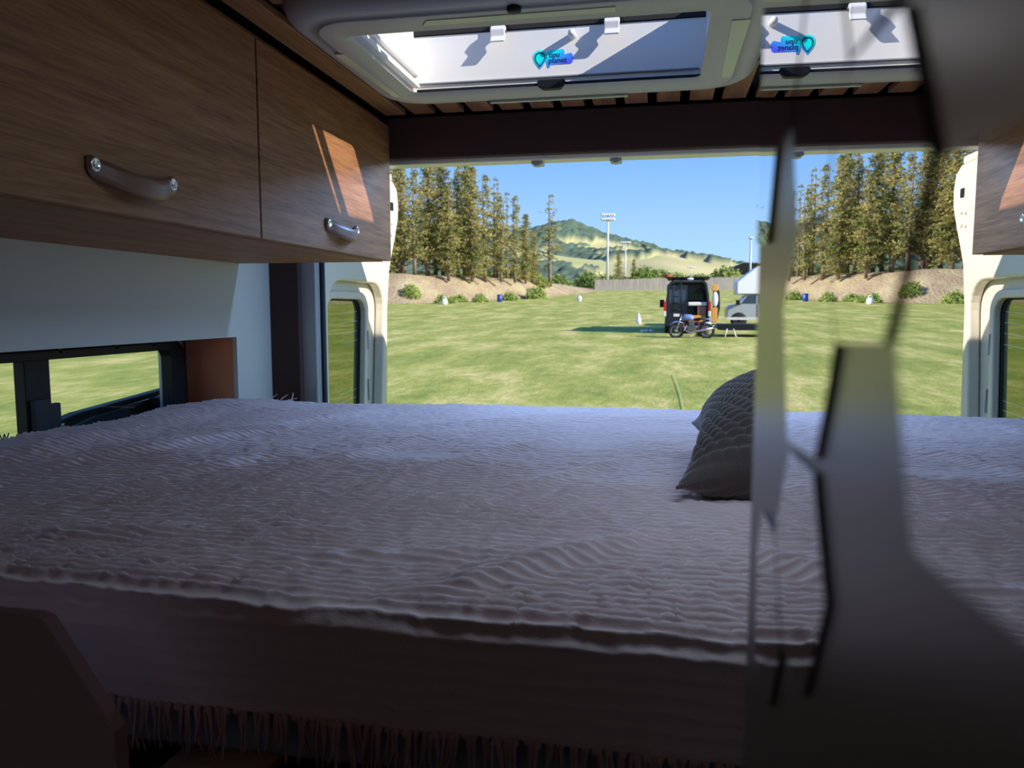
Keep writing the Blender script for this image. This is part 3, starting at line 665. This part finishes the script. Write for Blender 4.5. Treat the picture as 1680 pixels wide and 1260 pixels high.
LAB = {'sliver': 'narrow mirror sticker at the free edge of the grey partition, top left',
 'a': 'mirror sticker showing the roof hatch, second column at the top of the partition',
 'b': 'small hexagon mirror sticker showing trees and bushes beside the grey gap',
 'c': 'small hexagon mirror sticker low on the partition showing only bedspread ribs',
 'd': 'lowest narrow mirror sticker at the far edge of the partition',
 'e': 'tall hexagon mirror sticker showing the row of conifers',
 'f': 'largest mirror sticker at the right frame edge showing the open van door and cabinet',
 'g': 'small triangular mirror sticker near the top of the partition'}
for kx, poly in PC.items():
    o = mprism(poly, .0387, .0399).build('mirror_sticker', ['mirror', 'mirror_edge'])
    tag(o, LAB[kx], 'mirror', 'angular mirror stickers on the grey partition')
    o.data.polygons[0].material_index = 0

# ------------------------------------------------------------------ outdoor things
M['leaf'] = mat('conifer needles', (.24, .26, .075), .8, spec=.1, noise=((.35, .35, .35), (.60, .50, .20), 5, .40, .66), trans=.35)
M['bark'] = mat('bark', (.16, .11, .08), .9, noise=((2, 2, .6), (.26, .19, .14), 4, .3, .7))
M['bushleaf'] = mat('bush leaves', (.26, .36, .09), .8, spec=.1, noise=((2, 2, 2), (.44, .50, .16), 4, .4, .6), trans=.3)
M['farleaf'] = mat('far tree leaves', (.22, .30, .08), .8, spec=.1, noise=((.3, .3, .3), (.42, .45, .15), 4, .4, .6), trans=.3)
def leafcloud(pts, sizes, seed, k=4):
    r = np.random.RandomState(seed); pts = np.asarray(pts, float); n = len(pts); sz = np.asarray(sizes, float)
    base = np.repeat(pts, k, 0)+r.normal(0, 1, (n*k, 3))*np.repeat(sz, k)[:, None]*.5
    s = np.repeat(sz, k)[:, None]; a = r.normal(0, 1, (n*k, 3)); a /= np.linalg.norm(a, axis=1)[:, None]; b = r.normal(0, 1, (n*k, 3)); b /= np.linalg.norm(b, axis=1)[:, None]
    V = np.stack([base+a*s*.6, base-a*s*.5+b*s*.3, base-a*s*.3-b*s*.45], 1).reshape(-1, 3)
    me = bpy.data.meshes.new('foliage'); me.vertices.add(len(V)); me.vertices.foreach_set('co', V.reshape(-1).astype(np.float32))
    nf = n*k; me.loops.add(nf*3); me.loops.foreach_set('vertex_index', np.arange(nf*3, dtype=np.int32)); me.polygons.add(nf); me.polygons.foreach_set('loop_start', np.arange(0, nf*3, 3, dtype=np.int32)); me.update(calc_edges=True); return me
def conifer(h, rad, seed, base=.12, dens=1.0, ragged=.3, gaps=0):
    r = random.Random(seed); pts = []; sz = []; tm = MB()
    lean_ = (r.uniform(-.02, .02), r.uniform(-.02, .02))
    tm.tube([(lean_[0]*z, lean_[1]*z, z) for z in np.linspace(0, h, 9)], [h*.014*(1-.93*i/8) for i in range(9)], 7)
    z = base*h
    while z < h*.99:
        t = (z/h-base)/(1-base); env = rad*(1-t)**.62*(.55+.45*min(1, t*4))+.12
        for b_ in range(max(3, int(5*dens))):
            if r.random() < gaps: continue
            L = env*(1-ragged*r.random())*(1 if r.random() > .2 else .5)*(1.25 if r.random() < .12 else 1); a = r.uniform(0, 2*PI); n = max(2, int(L/.30)); drop = r.uniform(-.1, .45)
            tm.tube([(0, 0, z), (math.cos(a)*L*.5, math.sin(a)*L*.5, z+.1), (math.cos(a)*L*.95, math.sin(a)*L*.95, z-L*drop)], [.035, .02, .01], 3, cap=False)
            for i in range(n):
                f = (i+.7)/n; w_ = .22*(1-f*.6)
                pts.append((math.cos(a)*L*f+r.uniform(-w_, w_), math.sin(a)*L*f+r.uniform(-w_, w_), z-L*drop*f*f+.08)); sz.append(.34*(1-.3*f)*(.7+.6*r.random()))
        z += h*.021*(.6+.8*r.random())/dens
    f = leafcloud(pts, sz, seed, 6); f.materials.append(M['leaf']); tmm = tm.mesh('trunk'); tmm.materials.append(M['bark']); return f, tmm
PROTO = [conifer(15, 2.5, 1, .10, 1.0, .5, .1), conifer(15, 2.2, 2, .14, .85, .55, .2), conifer(15, 2.9, 3, .06, 1.0, .55, .1), conifer(15, 2.2, 4, .12, .62, .6, .3), conifer(15, 2.4, 5, .2, .5, .6, .3)]
KL = ['dense full conifer on the far earth bank', 'slim upright conifer on the far earth bank', 'wide shaggy conifer on the far earth bank', 'thin gappy conifer on the far earth bank', 'sparse bare-looking conifer on the far earth bank']
def plant_tree(name, pi, x, y, z, h, rz, label, cat, group, wide=1.3):
    t = thing(name, label, cat, (x, y, z), rz, group); s = h/15
    for nm, me in (('foliage', PROTO[pi][0]), ('trunk', PROTO[pi][1])):
        o = bpy.data.objects.new(nm, me); COL.objects.link(o); o.parent = t
    t.scale = (s*wide, s*wide, s); return t
# (px at base, u-depth D, h, kind): azimuth from camera -> X
def at(px, D):   # plan position at depth D along the field for an image column
    a = math.atan((px-840)/1262)-R(11.0); return math.tan(a)*D
TR = [(640, 92, 17.5, 0), (662, 96, 15.5, 1), (655, 101, 18, 2), (682, 90, 14.5, 1), (703, 92, 16.5, 0), (716, 101, 18.5, 1), (728, 96, 16, 2), (737, 91, 12.5, 0), 
      (752, 95, 15.5, 1), (763, 99, 17, 0), (775, 94, 15.0, 2), (770, 106, 15.5, 3), (797, 97, 14.5, 1), (812, 101, 13.5, 3), (822, 97, 11.5, 1), (832, 103, 12.5, 4), (845, 100, 12.0, 1), (862, 104, 10.0, 2), (875, 108, 8.0, 0),
      (815, 106, 14.8, 4), (625, 88, 16, 2), (608, 92, 18, 0), (590, 86, 16, 1), (570, 92, 18, 2), (545, 88, 17, 0), (520, 92, 18, 1), (495, 88, 17, 2), (665, 108, 17, 4)]
def berm_z(x, y):
    best = None
    for i in range(120):
        for v in (6.5, 8, 10, 14, 20, 30):
            p = berm_pt(4*i/119, v); d = (p[0]-x)**2+(p[1]-y)**2
            if best is None or d < best[0]: best = (d, p[2])
    return best[1]
for i, (px_, D, h, kd) in enumerate(TR):
    x = at(px_, D); z = berm_z(x, D)
    rk_ = sorted([t_[0] for t_ in TR], reverse=True).index(px_)
    ORD = ['first', 'second', 'third', 'fourth', 'fifth', 'sixth', 'seventh', 'eighth', 'ninth', 'tenth', 'eleventh', 'twelfth', 'thirteenth', 'fourteenth', 'fifteenth', 'sixteenth']
    lb = '%s, %s left of the lone pine' % (KL[kd].replace(' on the far earth bank', ''), ORD[rk_]) if rk_ < 16 else KL[kd]+(' near the open van door%s' % (' edge' if px_ < 656 else '') if px_ > 640 else  ', seen in mirrors')
    plant_tree('conifer', kd, x, D, z-.1, h*.93, i*1.3, lb, 'tree', 'conifers on the far earth bank')
x = at(902, 112); plant_tree('conifer', 4, x, 112, berm_z(x, 112)-.2, 13.2, 2.0, 'lone tall thin pine standing apart, right of the row of conifers', 'tree', None, 1.6)
# understory behind the trees
def bush_mesh(seed, n=260):
    r = np.random.RandomState(seed); p = r.normal(0, 1, (n, 3)); p /= np.linalg.norm(p, axis=1)[:, None]; p *= (r.rand(n, 1)**.35); p[:, 2] = np.abs(p[:, 2])*1.0
    p[:, 0] *= .9; return leafcloud(p, np.full(n, .2), seed, 5)
BM = [bush_mesh(60+i) for i in range(3)]
for b_ in BM: b_.materials.append(M['bushleaf'])
FM = [bush_mesh(70+i, 420) for i in range(3)]
for b_ in FM: b_.materials.append(M['farleaf'])
BUSH = [(676, 83.5, .95, 'leftmost round green bush at the foot of the earth bank'), (727, 82.5, .8, 'tufted bush at the foot of the bank behind the white marker'), (755, 87, .75, 'small round bush second from the left pair on the bank'),
        (788, 87, .8, 'flat tufted bush above the blue barrel on the bank'), (837, 92, .85, 'pale green bush left of the largest right hand bush on the bank'), (879, 98, 1.2, 'largest and rightmost round green bush on the bank slope'),
        (742, 83, .65, 'low grassy clump beside the tufted bush on the bank'), (620, 80, .9, 'green bush on the bank hidden behind the open van door')]
for px_, D, r_b, lb in BUSH:
    x = at(px_, D); i = min(range(200), key=lambda k: min((berm_pt(k/50, v)[0]-x)**2+(berm_pt(k/50, v)[1]-D)**2 for v in (0, 1, 2, 3, 4, 5)))
    z = min(((berm_pt(i/50, v)[0]-x)**2+(berm_pt(i/50, v)[1]-D)**2, berm_pt(i/50, v)[2]) for v in (0, 1, 2, 3, 4, 5))[1]
    o = bpy.data.objects.new('bush', BM[int(px_) % 3]); COL.objects.link(o); o.location = (x, D, z+.05); o.scale = (r_b*1.25, r_b*1.25, r_b*1.4); o.rotation_euler = (0, 0, px_); tag(o, lb, 'bush', 'bushes along the earth bank')
# rows of small trees beyond the fence
k = 0
for px_ in list(range(862, 1245, 13)):
    D = 172+random.uniform(-6, 22); x = at(px_, D); s = random.uniform(2.0, 3.6)*(1.25 if 1160 < px_ < 1200 else 1)
    o = bpy.data.objects.new('round_tree', FM[k % 3]); COL.objects.link(o); o.location = (x, D, gz(150)+random.uniform(-.2, .8)); o.scale = (s*1.05, s, s*1.25); o.rotation_euler = (0, 0, k)
    tag(o, 'rounded bright green tree in the row beyond the wooden fence', 'tree', 'green trees beyond the wooden fence'); k += 1
for px_, D, h in ((1013, 165, 8.5), (1038, 168, 7.2)):
    x = at(px_, D); t = plant_tree('dark_tree', 2, x, D, gz(150)-.3, h, 1.0, 'dark conical tree between the two field light poles' if px_ < 1020 else 'broader olive tree right of the second light pole', 'tree', None)
# groundcover behind the conifers (low shrubs)
for i, px_ in enumerate(range(648, 900, 14)):
    D = 112+random.uniform(-3, 6); x = at(px_, D); z = berm_z(x, D-4)
    o = bpy.data.objects.new('shrub', FM[i % 3]); COL.objects.link(o); s = random.uniform(1.2, 2.1); o.location = (x, D, z-.2); o.scale = (s, s, s*.8); tag(o, 'low green shrub behind the trunks of the conifers', 'shrub', 'low shrubs behind the conifers')
# wooden fence
fc = thing('wooden_fence', 'weathered grey board fence closing the far end of the field', 'fence', (at(1100, 134), 134, gz(134)))
M['board'] = mat('weathered boards', (.36, .32, .28), .85, noise=((4, 4, .4), (.50, .45, .40), 5, .35, .65))
x = at(975, 134); x1 = at(1260, 134); pnl = 0
while x < x1:
    pb = MB(); 
    for j in range(16):
        a = x+j*.155; hh = 1.85+random.uniform(-.03, .05)+.25*min(1, max(0, (x-at(1000, 134))/6)); dy = .02 if j % 2 else 0
        pb.box(a, a+.145, 134+dy, 134.03+dy, gz(134)-.3, gz(134)+hh)
    pb.box(x, x+2.48, 134.05, 134.1, gz(134)+.4, gz(134)+.5).box(x, x+2.48, 134.05, 134.1, gz(134)+1.5, gz(134)+1.6)
    pb.build('fence_panel', 'board', fc)
    MB().box(x-.06, x+.06, 134.05, 134.17, gz(134)-.3, gz(134)+1.9).build('fence_post', 'board', fc); x += 2.48
# field lights
M['galv'] = mat('galvanised steel', (.62, .63, .64), .5, .2); M['lampwhite'] = mat('lamp housing', (.75, .77, .8), .3, .1)
def pole(px_, D, ztop, rows, cols, wdt, label):
    x = at(px_, D); z0 = gz(min(D, 150)); t = thing('light_pole', label, 'light pole', (x, D, z0))
    MB().tube([(x, D, z0), (x, D, ztop)], [.28, .16], 10).build('pole', 'galv', t)
    for r_i in range(rows):
        z = ztop-.3-r_i*.85; MB().box(x-wdt/2, x+wdt/2, D-.08, D+.08, z-.06, z+.06).build('crossarm', 'galv', t)
        for c_ in range(cols):
            lx = x-wdt/2+wdt*(c_+.5)/cols; m_ = MB().lathe([(.08, -.1), (.16, .0), (.30, .35), (.32, .38)], (lx, D-.35, z+.1), 1, 10); m_.build('flood_lamp', 'lampwhite', t)
pole(995, 152, 18.3, 2, 6, 2.6, 'tall field light pole with two rows of lamps above the fence')
pole(1024, 235, 20.0, 1, 6, 3.2, 'second shorter looking field light pole right of the tallest')
pole(1131, 300, 15.8, 1, 5, 2.6, 'far small cluster of field lights above the green trees')
pole(1227, 170, 15.0, 1, 2, .8, 'slim pole in front of the grandstand roof')
# grandstand roof
gx = at(1195, 190); gs = thing('grandstand', 'dark grandstand roof above the white camper at the right', 'grandstand', (gx, 190, gz(150)))
M['dkroof'] = mat('dark roofing', (.10, .10, .11), .7)
MB().prism([(gx, 188), (gx+28, 188), (gx+28, 204), (gx, 204)], 2, 8.6, 8.8).add([(gx-1.5, 188, 8.4), (gx+2.5, 186, 10.6), (gx+28, 186, 9.0), (gx+28, 188, 6.2), (gx-1.5, 204, 9), (gx+28, 204, 9.2), (gx+2.5, 204, 11)], [(0, 1, 2, 3), (1, 6, 5, 2), (0, 4, 6, 1)]).build('roof', 'dkroof', gs)
for j in range(5): MB().box(gx+j*6, gx+j*6+.25, 190, 190.25, gz(150), 8.7).build('post', 'galv', gs)
# small field items
def gpos(px_, D): return at(px_, D), D, gz(D)
sx, sy, sz_ = gpos(730, 78.4); t = thing('field_marker', 'white jug shaped marker on the grass below the tufted bush', 'marker', (sx, sy, sz_))
MB().lathe([(.28, 0), (.32, .1), (.32, .5), (.2, .62), (.12, .65)], (sx, sy, sz_), 2, 12).build('body', 'lampwhite', t); MB().tube([(sx-.18, sy, sz_+.62), (sx-.1, sy, sz_+.85), (sx+.1, sy, sz_+.85), (sx+.18, sy, sz_+.62)], .05, 6).build('handle', 'lampwhite', t)
sx, sy, sz_ = gpos(820, 86.5); t = thing('barrel', 'dark blue barrel on the grass at the foot of the bank', 'barrel', (sx, sy, sz_)); M['bluep'] = mat('blue plastic', (.02, .05, .30), .4)
MB().lathe([(.26, 0), (.30, .05), (.30, .35), (.32, .37), (.30, .4), (.30, .75), (.26, .8)], (sx, sy, sz_), 2, 14).build('drum', 'bluep', t); MB().lathe([(.32, .8), (.32, .86)], (sx, sy, sz_), 2, 14).build('lid', 'bluep', t)
sx, sy, sz_ = gpos(950, 88); t = thing('field_marker', 'round white marker ball on the grass left of the black van', 'marker', (sx, sy, sz_))
MB().blob((sx, sy, sz_+.33), (.3, .3, .33), 12, 8).build('ball', 'lampwhite', t); MB().lathe([(.2, 0), (.2, .05)], (sx, sy, sz_), 2, 12).build('foot', 'lampwhite', t)
sx, sy, sz_ = gpos(1047, 44); t = thing('field_marker', 'white pointed marker on the grass just left of the black van', 'marker', (sx, sy, sz_))
MB().lathe([(.16, 0), (.15, .25), (.09, .42), (.04, .62)], (sx, sy, sz_), 2, 10).build('cone', 'lampwhite', t); MB().box(sx-.2, sx+.2, sy-.15, sy+.15, sz_-.01, sz_+.03).build('foot', 'lampwhite', t)
for k, px_ in enumerate((1054, 1060, 1068)):
    sx, sy, sz_ = gpos(px_, 36.6+.2*k); MB_ = MB().blob((sx, sy, sz_+.06), (.11, .08, .08), 8, 5); MB_.add(*text_mesh('', .1)) if 0 else None
    o = MB_.build('stone', 'lampwhite'); tag(o, 'small white stone in the shade left of the black van wheel', 'stone', 'white stones beside the black van')
ln_ = MB()
pa = [(1106, 600), (1113, 615), (1120, 632), (1128, 660)]
pw = [(at(1106, 19.0), 19.0), (at(1112, 17.2), 17.2), (at(1119, 15.2), 15.2), (at(1127, 12.6), 12.6)]
for a, b in zip(pw, pw[1:]): ln_.add([(a[0]-.009, a[1], gz(a[1])+.035), (a[0]+.009, a[1], gz(a[1])+.035), (b[0]+.009, b[1], gz(b[1])+.035), (b[0]-.009, b[1], gz(b[1])+.035)], [(0, 1, 2, 3)])
lno = ln_.build('trim_6', mat('faded line paint', (.47, .49, .26), .9), None, kind='structure'); lno['label'] = 'faint white painted line on the grass'

# ---- vehicles (built in local coordinates: x right, y forward from the rear, z up)
M['vanblack'] = mat('black van paint', (.014, .015, .020), .18); M['carglass'] = mat('dark car glass', (.02, .035, .06), .05, spec=.8); M['tyre'] = mat('tyre', (.015, .015, .015), .8)
M['redlamp'] = mat('red lamp lens', (.55, .01, .015), .2); M['amber'] = mat('amber wood panel', (.72, .33, .06), .5); M['cloth'] = mat('white bedding', (.75, .74, .72), .8)
M['silver'] = mat('silver truck paint', (.40, .42, .45), .25, .2); M['trwhite'] = mat('white camper skin', (.82, .83, .84), .3); M['rim'] = mat('wheel rim', (.5, .5, .52), .3, .8)
M['mblue'] = mat('blue motorcycle paint', (.16, .22, .50), .25); M['mred'] = mat('red frame', (.35, .03, .04), .4); M['plate'] = mat('pale plate', (.72, .70, .70), .4)
def wheel(mb, c, r, wd, axis=0):
    mb.lathe([(r*.62, -wd/2), (r*.95, -wd/2), (r, -wd*.3), (r, wd*.3), (r*.95, wd/2), (r*.62, wd/2)], c, axis, 24, 0)
    mb.lathe([(r*.6, -wd*.42), (r*.6, wd*.42)], c, axis, 16, 1); mb.lathe([(r*.2, -wd*.5), (r*.2, wd*.5)], c, axis, 10, 1)
    return mb
VX, VY = at(1126, 36), 35.7
van = thing('camper_van', 'black camper van seen from behind with one rear door open and bedding inside', 'van', (VX, VY, gz(36.0)-.02), R(-1))
W2, L, H = .98, 5.6, 2.40
def L_(m_, name, mt_, label=None, bevel=0): return m_.build(name, mt_, van, bevel=bevel, local=True, label=label)
sec = [(-W2, .42), (W2, .42), (W2, 1.25), (W2-.05, 1.75), (W2-.14, H-.12), (W2-.26, H), (-W2+.26, H), (-W2+.14, H-.12), (-W2+.05, 1.75), (-W2, 1.25)]
bd2 = MB(); inn = [(x*.90, .42+(z-.42)*.93+.06) for x, z in sec]
n = len(sec)
bd2.add([(x, 0, z) for x, z in sec]+[(x, 4.3, z) for x, z in sec], [(i, (i+1) % n, (i+1) % n+n, i+n) for i in range(n)])
bd2.add([(x, .04, z) for x, z in inn]+[(x, 3.6, z) for x, z in inn], [(i, i+n, (i+1) % n+n, (i+1) % n) for i in range(n)]+[tuple(range(n, 2*n))])
bd2.add([(x, 0, z) for x, z in sec]+[(x, 0, z) for x, z in inn], [(i, (i+1) % n, (i+1) % n+n, i+n) for i in range(n)])
# nose
nose = [(4.3, .42), (5.55, .42), (5.6, .95), (5.25, 1.15), (4.75, 1.85), (4.3, H-.02)]
bd2.add([(x, a, b) for x in (-W2+.05, W2-.05) for a, b in nose], [tuple(range(6)), tuple(range(11, 5, -1))]+[(i, i+6, (i+1) % 6+6, (i+1) % 6) for i in range(6)])
L_(bd2, 'body', 'vanblack')
ldm = MB().box(-W2+.06, -.01, -.06, -.005, .52, 2.22); ldo = L_(ldm, 'door', 'vanblack', bevel=.02)
MB().box(-W2+.16, -.10, -.075, -.062, 1.35, 2.0).build('window', 'carglass', ldo, local=True, bevel=.01)
L_(MB().box(-.60, -.25, -.08, -.062, .80, .92), 'licence_plate', 'plate')
lad = MB()
for x in (-.62, -.28): lad.tube([(x, -.1, 1.0), (x, -.1, 2.35), (x, .15, 2.48)], .02, 6)
for z in (1.1, 1.4, 1.7, 2.0, 2.25): lad.tube([(-.62, -.1, z), (-.28, -.1, z)], .016, 6)
L_(lad, 'ladder', 'black')
for s in (-1, 1):
    L_(MB().box(s*W2-.07, s*W2+.05, -.05, .04, 1.05, 1.48), 'tail_light', 'redlamp', bevel=.02)
    L_(MB().box(s*W2-.07, s*W2+.05, -.05, .04, .80, 1.04), 'reverse_light', 'plate', bevel=.02)
L_(MB().box(-W2-.02, W2+.02, -.16, .02, .38, .56), 'bumper', 'vanblack', bevel=.03)
L_(MB().tube([(-W2+.05, 3.9, 1.4), (-W2-.15, 3.9, 1.45)], .03, 6).box(-W2-.32, -W2-.12, 3.82, 3.94, 1.22, 1.6), 'side_mirror', 'black')
for s in (-1, 1):
    for y in (.95, 4.6): L_(wheel(MB(), (s*(W2-.12), y, .36), .36, .26), 'wheel', ['tyre', 'rim'])
L_(MB().box(.02, W2-.12, .1, 1.6, 1.28, 1.45), 'mattress', 'cloth', bevel=.04)
L_(MB().box(.05, W2-.15, .08, 1.4, .55, .85), 'storage_box', 'amber', bevel=.02); L_(MB().box(.45, W2-.15, .12, 1.4, .86, 1.25), 'drawer_unit', mat('rose wood unit', (.35, .16, .12), .6), bevel=.02)
L_(MB().box(.05, W2-.2, .5, .9, 1.46, 1.50).blob((.55, .3, 1.95), (.2, .1, .12)), 'hanging_bag', 'dark')
L_(MB().box(.02, .75, 2.4, 2.43, 1.55, 1.95), 'side_window', mat('green view glass', (.22, .30, .10), .3))
od = MB().prism([(W2+.10, .55), (W2+.30, .55), (W2+.42, 1.2), (W2+.38, 1.9), (W2+.2, 2.2), (W2+.10, 2.2)], 1, -.55, -.48)
L_(od, 'open_door', 'vanblack', bevel=.02)
L_(MB().box(W2+.06, W2+.30, -.60, -.56, 1.92, 2.2), 'door_panel_top', 'amber', bevel=.02); L_(MB().box(W2+.06, W2+.30, -.60, -.56, .55, 1.20), 'door_panel_bottom', 'amber', bevel=.02)
L_(MB().blob((W2+.19, -.60, 1.56), (.13, .05, .34)), 'door_bag', 'cloth')
rk = MB().box(-W2+.05, W2+.0, .0, 3.2, H+.12, H+.17)
for x in (-.7, .7):
    for y in (.3, 2.8): rk.box(x-.03, x+.03, y, y+.06, H-.02, H+.12)
L_(rk, 'roof_rack', 'black'); L_(MB().blob((-W2+.1, .2, H+.22), (.22, .3, .12)), 'rack_bundle', mat('rust bundle', (.30, .08, .03), .7)); L_(MB().blob((.1, .0, H+.08), (.15, .05, .06)), 'work_light', 'lampwhite')
# motorcycle
MXp, MYp = at(1134, 32.8), 32.8
mc = thing('motorcycle', 'blue and red motorcycle parked behind the black van', 'motorcycle', (MXp, MYp, gz(32.8)))
def C_(m_, name, mt_, bevel=0): return m_.build(name, mt_, mc, bevel=bevel, local=True)
for wx in (-.62, .62):
    wm = MB(); ring = [(wx+.27*math.cos(a), 0, .31+.27*math.sin(a)) for a in np.linspace(0, 2*PI, 25)]; wm.tube(ring, .05, 8)
    ring = [(wx+.21*math.cos(a), 0, .31+.21*math.sin(a)) for a in np.linspace(0, 2*PI, 25)]; wm.tube(ring, .012, 5, mi=1)
    for a in np.linspace(0, 2*PI, 13)[:-1]: wm.tube([(wx, 0, .31), (wx+.21*math.cos(a), 0, .31+.21*math.sin(a))], .005, 4, mi=1)
    wm.lathe([(.05, -.06), (.05, .06)], (wx, 0, .31), 1, 10, 1); C_(wm, 'wheel', ['tyre', 'rim'])
C_(MB().tube([(-.62, -.08, .31), (-.42, -.08, .95)], .025, 6).tube([(-.62, .08, .31), (-.42, .08, .95)], .025, 6), 'fork', 'rim')
C_(MB().tube([(-.42, -.32, 1.02), (-.36, -.2, 1.0), (-.36, .2, 1.0), (-.42, .32, 1.02)], .018, 6).box(-.50, -.44, -.1, .1, .86, 1.02), 'handlebar', 'black')
C_(MB().tube([(-.9, 0, .52), (-.75, 0, .66), (-.55, 0, .70), (-.35, 0, .64)], [.03, .07, .08, .04], 8, flat=.5), 'front_fender', 'mblue')
C_(MB().tube([(-.42, 0, .78), (-.28, 0, .88), (-.05, 0, .86), (.08, 0, .76)], [.07, .14, .14, .07], 10), 'fuel_tank', 'mblue')
C_(MB().tube([(.05, 0, .78), (.3, 0, .80), (.5, 0, .84)], [.09, .12, .08], 8, flat=.5), 'seat', 'black')
C_(MB().tube([(.45, 0, .78), (.66, 0, .80), (.86, 0, .72)], [.06, .08, .04], 8, flat=.5), 'rear_fender', 'mblue')
C_(MB().tube([(-.42, 0, .85), (-.3, 0, .45), (-.05, 0, .25), (.25, 0, .28), (.3, 0, .72), (-.3, 0, .76)], .025, 6).tube([(.25, 0, .3), (.62, 0, .31)], .03, 6), 'frame', 'mred')
C_(MB().box(-.2, .18, -.12, .12, .26, .50).box(-.12, .10, -.09, .09, .50, .70), 'engine', mat('engine alloy', (.12, .11, .11), .4, .5), .02)
C_(MB().tube([(-.2, -.12, .55), (-.3, -.14, .35), (-.1, -.16, .24), (.4, -.16, .34), (.85, -.16, .44)], [.02, .02, .025, .045, .045], 8), 'exhaust', 'rim')
C_(MB().tube([(.0, -.1, .3), (-.03, -.3, 0.0)], .015, 5), 'kickstand', 'rim')
# trailer
TX, TY = at(1162, 33.5), 33.6
tl = thing('flat_trailer', 'low dark flat trailer with a white hubbed wheel beside the motorcycle', 'trailer', (TX, TY, gz(33.6)))
def T_(m_, name, mt_, bevel=0): return m_.build(name, mt_, tl, bevel=bevel, local=True)
T_(MB().box(.45, 6.2, -.1, 1.7, .30, .56), 'deck', 'black', .01); T_(MB().tube([(-.7, .8, .42), (.5, .8, .44)], .05, 6).blob((.0, .75, .52), (.16, .1, .12)), 'tongue', 'galv')
T_(wheel(MB(), (-.25, .05, .26), .26, .2, 1), 'wheel', ['tyre', 'lampwhite']); T_(wheel(MB(), (4.2, -.15, .28), .28, .2, 1), 'wheel', ['tyre', 'rim'])
for x in (.75, 1.0): T_(MB().tube([(x, -.1, .36), (x+(.12 if x > .8 else -.1), -.2, 0.0)], .03, 5), 'jack_stand', 'galv')
# truck with cab-over camper
UX, UY = at(1190, 40.5), 40.5
tk = thing('pickup_truck', 'silver pickup truck facing left under a white angular camper shell', 'truck', (UX, UY, gz(40.5)))
def K_(m_, name, mt_, bevel=0, label=None): return m_.build(name, mt_, tk, bevel=bevel, local=True, label=label)
bdp = [(.05, .55), (.05, 1.05), (.22, 1.18), (.55, 1.22), (.95, 1.68), (3.3, 1.70), (3.3, 1.15), (5.4, 1.15), (5.4, .55)]
K_(MB().prism(bdp, 1, 0, 1.85), 'body', 'silver', .03)
K_(MB().prism([(.72, 1.24), (1.02, 1.64), (1.45, 1.68), (1.45, 1.24)], 1, -.012, .0), 'side_window', 'carglass'); K_(MB().prism([(1.55, 1.24), (1.55, 1.68), (2.2, 1.70), (2.2, 1.24)], 1, -.012, .0), 'side_window', 'carglass')
K_(MB().box(.45, .62, -.30, -.05, 1.18, 1.42).tube([(.6, -.2, 1.25), (.7, .0, 1.22)], .03, 5), 'side_mirror', 'black', .02)
K_(MB().box(.0, 5.4, -.06, .1, .42, .56), 'sill', 'galv', .01); K_(MB().box(1.5, 1.53, -.015, .0, .6, 1.2), 'door_gap', 'black')
for x in (.62, 4.3): K_(wheel(MB(), (x, .08, .40), .40, .26, 1), 'wheel', ['tyre', 'rim'])
K_(MB().prism([(.48, 1.72), (.48, 2.32), (1.45, 3.10), (5.6, 3.10), (5.6, 1.4), (3.2, 1.4), (3.2, 1.72)], 1, -.1, 1.95), 'camper_shell', 'trwhite', .04, 'white angular camper shell')
print('tris', sum(len(m.loop_triangles) if m.loop_triangles else sum(len(p.vertices)-2 for p in m.polygons) for m in bpy.data.meshes if len(m.polygons) < 3000))
